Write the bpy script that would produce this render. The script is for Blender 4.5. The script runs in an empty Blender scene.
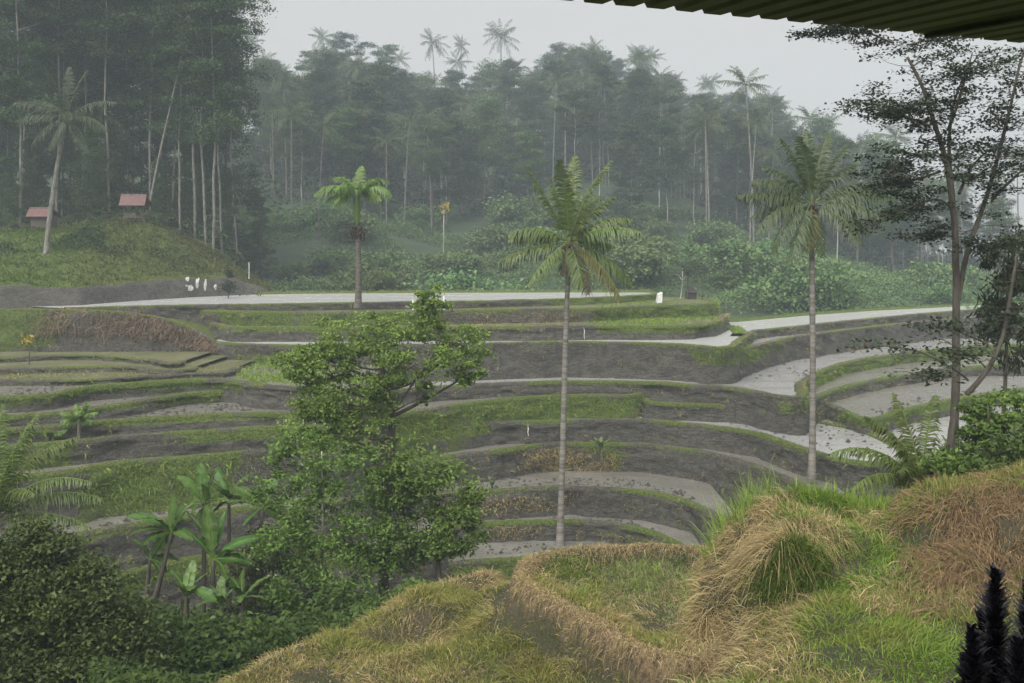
import bpy, math, random
import numpy as np
from mathutils import Vector, geometry

random.seed(7)
RNG = np.random.default_rng(7)
F, CX, HY = 1000.0, 512.0, 245.0          # focal length in pixels, optical axis, eye-level row
SC = bpy.context.scene
COL = SC.collection
EYE = 12.0                                 # the viewer stands 12 m above the datum used below
def P(u, v, d): return np.array([(u-CX)/F*d, d, (HY-v)/F*d])
def PZ(u, v, z): return P(u, v, -z*F/(v-HY))

# ------------------------------------------------------------------ noise
def _h(ix, iy, iz, s):
    n = (ix*374761393 + iy*668265263 + iz*1274126177 + s*974634777) & 0xffffffff
    n = ((n ^ (n >> 13))*1103515245) & 0xffffffff
    n = (n ^ (n >> 16)) & 0xffff
    return n/32767.5-1.0
def vn(p, s=0):
    p = np.asarray(p, float); i = np.floor(p).astype(np.int64); f = p-i; f = f*f*(3-2*f)
    out = 0
    for dx in (0, 1):
        for dy in (0, 1):
            for dz in (0, 1):
                w = (f[..., 0] if dx else 1-f[..., 0])*(f[..., 1] if dy else 1-f[..., 1])*(f[..., 2] if dz else 1-f[..., 2])
                out = out+w*_h(i[..., 0]+dx, i[..., 1]+dy, i[..., 2]+dz, s)
    return out
def fbm(p, o=3, s=0):
    p = np.asarray(p, float); a, t = 1.0, 0
    for k in range(o):
        t = t+a*vn(p*(2.0**k)+k*17.3, s+k); a *= .5
    return t
def smooth(t): t = np.clip(t, 0, 1); return t*t*(3-2*t)
def nrm(a): return a/np.maximum(np.linalg.norm(a, axis=-1, keepdims=True), 1e-9)

# ------------------------------------------------------------------ mesh building
class Geo:
    def __init__(s): s.V = []; s.Q = []; s.T = []; s.C = []; s.n = 0
    def add(s, V, Q=None, T=None, C=None):
        V = np.asarray(V, float).reshape(-1, 3)
        if Q is not None and len(Q): s.Q.append(np.asarray(Q, np.int64)+s.n)
        if T is not None and len(T): s.T.append(np.asarray(T, np.int64)+s.n)
        if C is None: C = np.full((len(V), 3), .5)
        C = np.asarray(C, float)
        if C.ndim == 1: C = np.tile(C, (len(V), 1))
        s.C.append(C); s.V.append(V); s.n += len(V)
    def tube(s, pts, rad, sides=7, C=None, cap=True):
        pts = np.asarray(pts, float); n = len(pts); rad = np.broadcast_to(np.asarray(rad, float), (n,))
        t = nrm(np.gradient(pts, axis=0))
        ref = np.where(np.abs(t[:, 2:3]) > .9, np.array([[1., 0, 0]]), np.array([[0, 0, 1.]]))
        if abs(t[:, 2]).mean() > .6: ref = np.tile([[1., 0, 0]], (n, 1))
        a = nrm(np.cross(t, ref)); b = np.cross(t, a)
        th = np.arange(sides)/sides*2*np.pi
        V = pts[:, None]+rad[:, None, None]*(np.cos(th)[None, :, None]*a[:, None]+np.sin(th)[None, :, None]*b[:, None])
        i = np.arange(n-1)[:, None]*sides; j = np.arange(sides)[None]; k = (j+1) % sides
        Q = np.stack([i+j, i+k, i+sides+k, i+sides+j], -1).reshape(-1, 4)
        V = V.reshape(-1, 3); T = None
        if cap:
            V = np.vstack([V, pts[-1:]]); e = (n-1)*sides
            T = np.stack([e+np.arange(sides), e+(np.arange(sides)+1) % sides, np.full(sides, n*sides)], -1)
        s.add(V, Q, T, C)
    def box(s, lo, hi, C=None, M=None):
        x0, y0, z0 = lo; x1, y1, z1 = hi
        V = np.array([[x0,y0,z0],[x1,y0,z0],[x1,y1,z0],[x0,y1,z0],[x0,y0,z1],[x1,y0,z1],[x1,y1,z1],[x0,y1,z1]])
        if M is not None: V = V@np.asarray(M).T
        s.add(V, [[0,3,2,1],[4,5,6,7],[0,1,5,4],[1,2,6,5],[2,3,7,6],[3,0,4,7]], None, C)
    def grid(s, G, C=None, flip=False):
        G = np.asarray(G, float); n, m = G.shape[:2]
        i = np.arange(n-1)[:, None]*m; j = np.arange(m-1)[None]
        Q = np.stack([i+j, i+m+j, i+m+j+1, i+j+1], -1).reshape(-1, 4)
        if flip: Q = Q[:, ::-1]
        s.add(G.reshape(-1, 3), Q, None, None if C is None else np.asarray(C).reshape(-1, 3))
    def leaves(s, c, L, W, rng, up=.6, C=None, droop=None):
        """diamond leaves: c (N,3) centres, L length, W width"""
        N = len(c)
        if N == 0: return
        n = nrm(rng.normal(size=(N, 3))+np.array([0, 0, up*2]))
        t = nrm(np.cross(n, rng.normal(size=(N, 3))))
        if droop: t = nrm(t+np.array([0, 0, -droop])); n = nrm(np.cross(t, np.cross(n, t)))
        b = np.cross(n, t)
        L = (L*rng.uniform(.7, 1.25, N))[:, None]; W = (W*rng.uniform(.7, 1.25, N))[:, None]
        V = np.stack([c-t*L*.5, c+b*W*.5-t*L*.05, c+t*L*.5-n*L*.08, c-b*W*.5-t*L*.05], 1)
        Q = np.arange(N*4).reshape(N, 4)
        if C is None: C = rng.uniform(.3, .75, N)
        C = np.asarray(C)
        if C.ndim == 1: C = np.repeat(C[:, None], 3, 1)
        s.add(V.reshape(-1, 3), Q, None, np.repeat(C, 4, 0))
    def blades(s, p, d, L, W, droop, C, rng):
        N = len(p)
        if N == 0: return
        side = nrm(np.cross(d, rng.normal(size=(N, 3)))); ts = np.array([0, .35, .7, 1.0]); ws = np.array([1, .85, .5, .08])
        ctr = p[:, None]+d[:, None]*(L[:, None]*ts)[..., None]; ctr[:, :, 2] -= (droop*L)[:, None]*ts**2
        off = side[:, None]*(W[:, None]*ws*.5)[..., None]
        V = np.stack([ctr-off, ctr+off], 2).reshape(N, 8, 3)
        q = np.array([[0, 1, 3, 2], [2, 3, 5, 4], [4, 5, 7, 6]])
        Q = (np.arange(N)[:, None, None]*8+q).reshape(-1, 4)
        s.add(V.reshape(-1, 3), Q, None, np.repeat(C, 8, 0))
    def mesh(s, name, mat, smooth_=False):
        V = np.vstack(s.V); C = np.vstack(s.C)
        Q = np.vstack(s.Q) if s.Q else np.zeros((0, 4), np.int64); T = np.vstack(s.T) if s.T else np.zeros((0, 3), np.int64)
        me = bpy.data.meshes.new(name)
        me.vertices.add(len(V)); me.vertices.foreach_set('co', V.astype(np.float32).ravel())
        nl = len(Q)*4+len(T)*3; me.loops.add(nl)
        me.loops.foreach_set('vertex_index', np.concatenate([Q.ravel(), T.ravel()]).astype(np.int32))
        me.polygons.add(len(Q)+len(T))
        st = np.concatenate([np.arange(len(Q))*4, len(Q)*4+np.arange(len(T))*3]).astype(np.int32)
        me.polygons.foreach_set('loop_start', st)
        me.polygons.foreach_set('use_smooth', np.full(len(Q)+len(T), smooth_, bool))
        at = me.color_attributes.new('tint', 'FLOAT_COLOR', 'POINT')
        at.data.foreach_set('color', np.hstack([C, np.ones((len(C), 1))]).astype(np.float32).ravel())
        me.update(calc_edges=True)
        if mat: me.materials.append(mat)
        return me
    def build(s, name, mat, parent=None, smooth_=False, loc=None):
        return link(name, s.mesh(name, mat, smooth_), parent, loc)

def link(name, data, parent=None, loc=None):
    o = bpy.data.objects.new(name, data); COL.objects.link(o)
    if parent is not None: o.parent = parent
    if loc is not None: o.location = loc
    return o
def tag(o, label=None, cat=None, group=None, kind=None):
    if label: o['label'] = label
    if cat: o['category'] = cat
    if group: o['group'] = group
    if kind: o['kind'] = kind
    return o
def thing(name, loc, label, cat, group=None, rz=0, sc=1):
    o = link(name, None, None, loc); o.rotation_euler[2] = rz; o.scale = (sc, sc, sc) if np.isscalar(sc) else sc
    return tag(o, label, cat, group)
def dup(root, loc, rz=0, sc=1, label=None, group=None):
    r = root.copy(); COL.objects.link(r); r.location = loc; r.rotation_euler = (0, 0, rz)
    r.scale = (sc, sc, sc) if np.isscalar(sc) else sc
    if label: r['label'] = label
    if group: r['group'] = group
    for ch in list(root.children):
        c = ch.copy(); COL.objects.link(c); c.parent = r
        for g in ch.children:
            k = g.copy(); COL.objects.link(k); k.parent = c
    return r

# ------------------------------------------------------------------ materials
def new_mat(name):
    m = bpy.data.materials.new(name); m.use_nodes = True
    nt = m.node_tree; return m, nt, nt.nodes['Principled BSDF'], nt.nodes['Material Output']
def N_(nt, t, **kw):
    n = nt.nodes.new(t)
    for k, v in kw.items(): setattr(n, k, v)
    return n
def mix_rgb(nt, fac, a, b, mode='MIX'):
    n = N_(nt, 'ShaderNodeMix', data_type='RGBA', blend_type=mode)
    for sock, val in ((n.inputs[0], fac), (n.inputs[6], a), (n.inputs[7], b)):
        if isinstance(val, bpy.types.NodeSocket): nt.links.new(val, sock)
        elif isinstance(val, (tuple, list)): sock.default_value = (*val, 1)
        else: sock.default_value = val
    return n.outputs[2]
def noise_tex(nt, scale, detail=4, rough=.6, vec=None, dist=0):
    n = N_(nt, 'ShaderNodeTexNoise'); n.inputs['Scale'].default_value = scale; n.inputs['Detail'].default_value = detail
    n.inputs['Roughness'].default_value = rough; n.inputs['Distortion'].default_value = dist
    if vec is not None: nt.links.new(vec, n.inputs['Vector'])
    return n.outputs['Fac']
def ramp(nt, fac, a, b):
    n = N_(nt, 'ShaderNodeMapRange'); n.inputs[1].default_value = a; n.inputs[2].default_value = b
    n.interpolation_type = 'SMOOTHSTEP'; nt.links.new(fac, n.inputs[0]); return n.outputs[0]
def coords(nt, scale=(1, 1, 1)):
    g = N_(nt, 'ShaderNodeNewGeometry'); m = N_(nt, 'ShaderNodeMapping'); m.inputs['Scale'].default_value = scale
    nt.links.new(g.outputs['Position'], m.inputs['Vector']); return m.outputs['Vector']
def bump(nt, bs, h, strength, dist=.1):
    b = N_(nt, 'ShaderNodeBump'); b.inputs['Strength'].default_value = strength; b.inputs['Distance'].default_value = dist
    nt.links.new(h, b.inputs['Height']); nt.links.new(b.outputs[0], bs.inputs['Normal'])

def leaf_mat(name, dark, light, rough=.55, trans=.25, vary=.25, spec=.3):
    """tint.r runs dark -> light leaf colour; each tree differs a little"""
    m, nt, bs, out = new_mat(name)
    at = N_(nt, 'ShaderNodeAttribute', attribute_name='tint'); sp = N_(nt, 'ShaderNodeSeparateColor')
    nt.links.new(at.outputs['Color'], sp.inputs[0])
    c = mix_rgb(nt, sp.outputs[0], dark, light)
    oi = N_(nt, 'ShaderNodeObjectInfo'); mr = N_(nt, 'ShaderNodeMapRange'); mr.inputs[3].default_value = 1-vary; mr.inputs[4].default_value = 1+vary
    nt.links.new(oi.outputs['Random'], mr.inputs[0])
    hs = N_(nt, 'ShaderNodeHueSaturation'); nt.links.new(c, hs.inputs['Color']); nt.links.new(mr.outputs[0], hs.inputs['Value'])
    mh = N_(nt, 'ShaderNodeMapRange'); mh.inputs[3].default_value = .5-.035*vary/.25; mh.inputs[4].default_value = .5+.02*vary/.25
    nt.links.new(oi.outputs['Random'], mh.inputs[0]); nt.links.new(mh.outputs[0], hs.inputs['Hue'])
    nt.links.new(hs.outputs[0], bs.inputs['Base Color']); bs.inputs['Roughness'].default_value = rough
    bs.inputs['Specular IOR Level'].default_value = spec
    if trans:
        tr = N_(nt, 'ShaderNodeBsdfTranslucent'); nt.links.new(hs.outputs[0], tr.inputs[0])
        mx = N_(nt, 'ShaderNodeMixShader'); mx.inputs[0].default_value = trans
        nt.links.new(bs.outputs[0], mx.inputs[1]); nt.links.new(tr.outputs[0], mx.inputs[2]); nt.links.new(mx.outputs[0], out.inputs[0])
    return m
def attr_mat(name, rough=.7, trans=.2):
    """colour straight from the per-blade colour"""
    m, nt, bs, out = new_mat(name)
    at = N_(nt, 'ShaderNodeAttribute', attribute_name='tint'); nt.links.new(at.outputs['Color'], bs.inputs['Base Color'])
    bs.inputs['Roughness'].default_value = rough; bs.inputs['Specular IOR Level'].default_value = .25
    if trans:
        tr = N_(nt, 'ShaderNodeBsdfTranslucent'); nt.links.new(at.outputs['Color'], tr.inputs[0])
        mx = N_(nt, 'ShaderNodeMixShader'); mx.inputs[0].default_value = trans
        nt.links.new(bs.outputs[0], mx.inputs[1]); nt.links.new(tr.outputs[0], mx.inputs[2]); nt.links.new(mx.outputs[0], out.inputs[0])
    return m
def plain_mat(name, a, b, scale=3, rough=.8, bmp=.3, stretch=(1, 1, 1), dist=.05):
    m, nt, bs, out = new_mat(name); v = coords(nt, stretch)
    f = noise_tex(nt, scale, 5, .65, v); nt.links.new(mix_rgb(nt, ramp(nt, f, .3, .7), a, b), bs.inputs['Base Color'])
    bs.inputs['Roughness'].default_value = rough
    if bmp: bump(nt, bs, f, bmp, dist)
    return m
def bank_mat(name):
    """cut mud with strata and streaks; tint.r = how much grass and moss covers it"""
    m, nt, bs, out = new_mat(name)
    at = N_(nt, 'ShaderNodeAttribute', attribute_name='tint'); sp = N_(nt, 'ShaderNodeSeparateColor'); nt.links.new(at.outputs['Color'], sp.inputs[0])
    big = noise_tex(nt, .5, 6, .7, coords(nt, (1, 1, 1.6))); strata = noise_tex(nt, 2.2, 6, .75, coords(nt, (1.1, 1.1, 3.6)), .5)
    streak = noise_tex(nt, 1.0, 5, .65, coords(nt, (2.5, 2.5, .9))); fine = noise_tex(nt, 7, 5, .7, coords(nt))
    c = mix_rgb(nt, ramp(nt, strata, .35, .65), (.066, .062, .052), (.165, .154, .13))
    c = mix_rgb(nt, ramp(nt, big, .48, .75), c, (.17, .158, .132))
    c = mix_rgb(nt, ramp(nt, streak, .5, .75), c, (.06, .058, .048))
    c = mix_rgb(nt, ramp(nt, fine, .55, .75), c, (.11, .12, .065))
    f2 = noise_tex(nt, 13, 4, .7, coords(nt, (1, 1, 1.7))); c = mix_rgb(nt, ramp(nt, f2, .5, .68), c, (.034, .032, .027)); c = mix_rgb(nt, ramp(nt, f2, .36, .24), c, (.22, .2, .165))
    g = mix_rgb(nt, ramp(nt, fine, .35, .65), (.06, .1, .018), (.17, .22, .045))
    ad = N_(nt, 'ShaderNodeMath', operation='MULTIPLY_ADD'); nt.links.new(fine, ad.inputs[0]); ad.inputs[1].default_value = .9; ad.inputs[2].default_value = -.45
    a2 = N_(nt, 'ShaderNodeMath', operation='ADD'); nt.links.new(ad.outputs[0], a2.inputs[0]); nt.links.new(sp.outputs[0], a2.inputs[1])
    c = mix_rgb(nt, ramp(nt, a2.outputs[0], .35, .6), c, g)
    nt.links.new(c, bs.inputs['Base Color']); bs.inputs['Roughness'].default_value = .62; bs.inputs['Specular IOR Level'].default_value = .35
    h = N_(nt, 'ShaderNodeMath', operation='ADD'); nt.links.new(strata, h.inputs[0]); nt.links.new(fine, h.inputs[1])
    bump(nt, bs, h.outputs[0], 1.0, .26); return m
def paddy_mat(name, mud, wet, rough=(.12, .45), cover=(.4, .62), bscale=6, bstr=.25):
    """standing water with drifts of wet mud and rain-stippled ripples"""
    m, nt, bs, out = new_mat(name)
    a = noise_tex(nt, .5, 6, .7, coords(nt, (.6, 1, 1)), .6); b = noise_tex(nt, bscale, 5, .7, coords(nt))
    f = ramp(nt, a, *cover)
    nt.links.new(mix_rgb(nt, f, mud, wet), bs.inputs['Base Color'])
    mr = N_(nt, 'ShaderNodeMapRange'); nt.links.new(f, mr.inputs[0]); mr.inputs[3].default_value = rough[1]; mr.inputs[4].default_value = rough[0]
    nt.links.new(mr.outputs[0], bs.inputs['Roughness']); bs.inputs['Specular IOR Level'].default_value = .5
    bump(nt, bs, b, bstr, .05); return m
def ground_mat(name, cols, scale=.5, thatch=None):
    m, nt, bs, out = new_mat(name)
    a = noise_tex(nt, scale, 5, .65, coords(nt)); b = noise_tex(nt, scale*9, 5, .7, coords(nt))
    c = mix_rgb(nt, ramp(nt, a, .35, .65), cols[0], cols[1]); c = mix_rgb(nt, ramp(nt, b, .5, .72), c, cols[2])
    if thatch:      # tint.r: earth covered with old cut straw
        at = N_(nt, 'ShaderNodeAttribute', attribute_name='tint'); sp = N_(nt, 'ShaderNodeSeparateColor'); nt.links.new(at.outputs['Color'], sp.inputs[0])
        st = noise_tex(nt, 9, 5, .7, coords(nt, (1, 1, .3))); tc_ = mix_rgb(nt, ramp(nt, st, .35, .65), thatch[0], thatch[1]); c = mix_rgb(nt, sp.outputs[0], c, tc_)
    nt.links.new(c, bs.inputs['Base Color']); bs.inputs['Roughness'].default_value = .85; bump(nt, bs, b, .8, .2); return m

M = dict(
    bank=bank_mat('terrace mud'),
    mud=paddy_mat('wet paddy mud', (.155, .146, .122), (.22, .21, .185), (.1, .35)),
    mudr=paddy_mat('flooded paddy', (.27, .263, .245), (.4, .395, .385), (.08, .2), (.3, .55), 5, .5),
    pond=paddy_mat('rain-stippled pond', (.36, .36, .34), (.47, .47, .46), (.2, .35), (.3, .5), 4, 1.0),  # pale base colour stands in for sky reflected off the splashed water
    olive=ground_mat('stubble flat', ((.09, .1, .035), (.15, .15, .07), (.12, .105, .065))),
    slope=ground_mat('slope soil', ((.025, .04, .015), (.045, .06, .022), (.04, .035, .022)), .3),
    hillgrass=ground_mat('hill grass', ((.035, .06, .018), (.07, .09, .03), (.075, .07, .04)), .35),
    forestfloor=ground_mat('forest floor', ((.03, .05, .02), (.05, .08, .03), (.025, .035, .015)), .1),
    fore=ground_mat('grassy soil', ((.04, .05, .018), (.075, .06, .032), (.03, .025, .015)), .9, ((.085, .056, .032), (.3, .21, .115))),
    grass=attr_mat('grass blades'),
    palebark=plain_mat('pale bark', (.2, .19, .165), (.5, .48, .44), 1.2, .85, .3, (1, 1, .35)),
    greybark=plain_mat('grey bark', (.1, .092, .08), (.25, .235, .205), 3, .85, .5, (1.5, 1.5, .5)),
    darkbark=plain_mat('dark bark', (.045, .038, .03), (.11, .095, .075), 4, .85, .5, (1.5, 1.5, .4)),
    palmbark=plain_mat('ringed palm bark', (.11, .1, .088), (.27, .25, .215), 1.5, .85, .5, (.6, .6, 5)),
    brownbark=plain_mat('brown palm bark', (.06, .052, .042), (.16, .14, .11), 1.5, .85, .5, (.8, .8, 4)),
    forest=leaf_mat('forest leaves', (.024, .042, .018), (.085, .125, .05)),
    forest2=leaf_mat('light forest leaves', (.05, .09, .03), (.14, .2, .07)),
    darkleaf=leaf_mat('dark forest leaves', (.02, .04, .014), (.1, .155, .052)),
    bushleaf=leaf_mat('bright bush leaves', (.075, .14, .045), (.19, .28, .095)),
    olivetree=leaf_mat('olive green leaves', (.07, .125, .02), (.3, .4, .1), .5, .3, .1, .22),
    deeptree=leaf_mat('deep green leaves', (.05, .105, .016), (.2, .32, .075), .5, .25, .1, .22),
    darkbush=leaf_mat('dark bush leaves', (.024, .04, .01), (.11, .15, .04), .45, .2, .15, .25),
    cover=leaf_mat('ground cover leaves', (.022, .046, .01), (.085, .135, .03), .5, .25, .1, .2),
    silh=leaf_mat('silhouette leaves', (.018, .03, .014), (.058, .08, .038), .5, .2, .1),  # leaf colour set near black so the foliage reads as a silhouette
    palmleaf=leaf_mat('palm leaflets', (.04, .075, .014), (.18, .25, .055), .45, .3, .1, .5),
    palmdark=leaf_mat('silhouetted palm leaflets', (.026, .046, .015), (.105, .15, .045), .45, .25, .1, .5),  # palm leaf colour darkened to imitate a crown seen in silhouette
    palmknoll=leaf_mat('shaded palm leaflets', (.02, .035, .014), (.075, .1, .04), .5, .2, .05),  # darker copy of the leaflet colour, with the shade painted in
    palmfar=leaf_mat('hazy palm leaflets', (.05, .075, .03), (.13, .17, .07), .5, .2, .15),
    areca=leaf_mat('areca leaflets', (.05, .11, .012), (.2, .32, .05), .45, .3, .1, .5),
    deadleaf=leaf_mat('dead palm leaflets', (.07, .075, .018), (.23, .225, .065), .6, .3, .1),
    brownleaf=leaf_mat('withered palm leaflets', (.035, .027, .018), (.13, .09, .05), .7, .15, .1),
    banana=leaf_mat('banana leaves', (.04, .09, .016), (.13, .23, .05), .35, .35, .15, .4),
    yellow=leaf_mat('yellow leaves', (.3, .25, .03), (.5, .42, .07), .5, .3, .05),
    purple=leaf_mat('dark purple leaves', (.008, .007, .013), (.05, .042, .058), .42, .05, .05, .3),
    agave=leaf_mat('blue-green leaves', (.06, .12, .07), (.14, .22, .14), .5, .15, .05),
    redroof=plain_mat('red tin roof', (.13, .07, .065), (.18, .1, .092), 2, .5, .1),
    wood=plain_mat('weathered timber', (.06, .048, .038), (.14, .115, .09), 5, .85, .3),
    scrap=plain_mat('off-white plastic', (.3, .3, .28), (.5, .5, .48), 4, .5, .1),
    white=plain_mat('whitish concrete', (.55, .55, .52), (.78, .78, .75), 6, .7, .1),
    tin=plain_mat('olive tin sheet', (.085, .08, .035), (.15, .14, .065), 2.2, .6, .15, (1, 1, 1)),  # olive-brown, mottled by noise
    tindark=plain_mat('dark beam', (.02, .018, .012), (.04, .036, .024), 5, .8, .3),  # very dark brown all over
    thatch=plain_mat('dark thatch', (.03, .028, .026), (.06, .055, .05), 4, .9, .5),
)
def rgbvar(rng, n, a, b, j=.12):
    t = rng.uniform(0, 1, n)[:, None]; c = np.array(a)*(1-t)+np.array(b)*t
    return np.clip(c*(1+rng.normal(0, j, (n, 1))), .005, 1)
GREEN = ((.06, .12, .012), (.19, .28, .04)); LUSH = ((.1, .18, .015), (.27, .38, .06)); STRAW = ((.24, .175, .08), (.5, .4, .21))
OLIVE = ((.13, .16, .03), (.33, .33, .1)); TAN = ((.28, .22, .09), (.48, .39, .18)); BROWN = ((.09, .055, .035), (.22, .14, .09))

# ------------------------------------------------------------------ wide ground: one sheet to the horizon
RU = np.array([-400, -100, 120, 250, 290, 330, 380, 430, 500, 560, 600, 640, 700, 760, 800, 870, 920, 960, 1024, 1300])
RV = np.array([60, 55, 50, 70, 80, 58, 70, 85, 80, 62, 60, 70, 95, 115, 135, 165, 205, 222, 232, 240])
def ridge_z(u): return np.maximum((HY-np.interp(u, RU, RV))*.365-25, -8)
def ground_z(x, y):
    x = np.asarray(x, float); y = np.asarray(y, float)
    near = -4-.27*np.clip(y, -40, 40)+smooth((x-7)/8)*smooth((44-y)/14)*5.0*smooth((y-8)/10)
    z = near*(1-smooth((y-36)/14))+(-19.5)*smooth((y-36)/14)
    z = z+(11.0)*smooth((y-99)/21)
    u = CX+F*x/np.maximum(y, 60)
    t = np.clip((y-122)/243, 0, 1)
    zr = ridge_z(u)
    z = np.where(y > 112, z+(zr+8.5)*(t**1.05)+1.6*fbm(np.stack([x*.035, y*.035, x*0], -1), 3, 5)*smooth((y-118)/30), z)
    z = np.where(y > 380, z-(y-380)*.02, z)
    return z
gx = np.concatenate([np.linspace(-900, -180, 12)[:-1], np.linspace(-180, 180, 181), np.linspace(180, 900, 12)[1:]])
gy = np.concatenate([np.linspace(-80, 0, 8)[:-1], np.linspace(0, 400, 201), np.linspace(400, 1500, 14)[1:]])
X, Y = np.meshgrid(gx, gy, indexing='ij')
g = Geo(); g.grid(np.stack([X, Y, ground_z(X, Y)], -1))
tag(g.build('ground', M['forestfloor'], smooth_=True), kind='structure')

# grassy knoll beyond the pond with the huts
KU = np.array([-200, 0, 60, 100, 140, 170, 200, 240, 270, 300, 330]); KZ = np.array([1.2, 1.1, 1.4, 1.9, 2.3, 1.4, -.5, -3.2, -5.5, -8.5, -12])
FU = np.array([-200, 0, 80, 130, 200, 260, 330]); FD = np.array([82, 83, 86, 92, 100, 105, 110.])
def knoll_z(u, d):
    zc = np.interp(u, KU, KZ); fd = np.interp(u, FU, FD); s = d-fd; k = np.clip((285-u)/50, 0, 1)
    z0 = -5.35-np.clip(u-265, 0, 60)*.06
    z1 = z0+1.75*k*smooth(s/1.4)
    z = z1+(zc-z1)*smooth((s-.6)/(112.5-fd))*(s > 0)
    return z+np.clip(d-113, 0, 70)*.13*np.clip((262-u)/40, 0, 1)
ku = np.linspace(-260, 330, 150); ks = np.concatenate([[-2.5, -.3], np.linspace(0, 1.6, 7), np.linspace(2.2, 32, 36), np.linspace(34, 110, 24)])
U, S = np.meshgrid(ku, ks, indexing='ij'); D = np.interp(U, FU, FD)+S
Z = knoll_z(U, D)+np.where(S < 0, -1.2, 0)
pts = np.stack([(U-CX)/F*D, D, Z], -1); nz = fbm(pts*.5, 4, 3)
pts[..., 2] += (nz*.28+fbm(pts*.2, 3, 14)*.55)*smooth(S/2)*smooth((S-1)/3+.3); pts[..., 1] += fbm(pts*np.array([.8, .8, 1.2]), 3, 9)*.35*smooth(1-np.abs(S-.7))
kc = np.clip(smooth((S-1.1)/1.2)+nz*.25, 0, 1)
g = Geo(); g.grid(pts, np.repeat(kc[..., None], 3, -1), flip=False)
tag(g.build('hill', M['bank'], smooth_=True), kind='structure')

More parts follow.
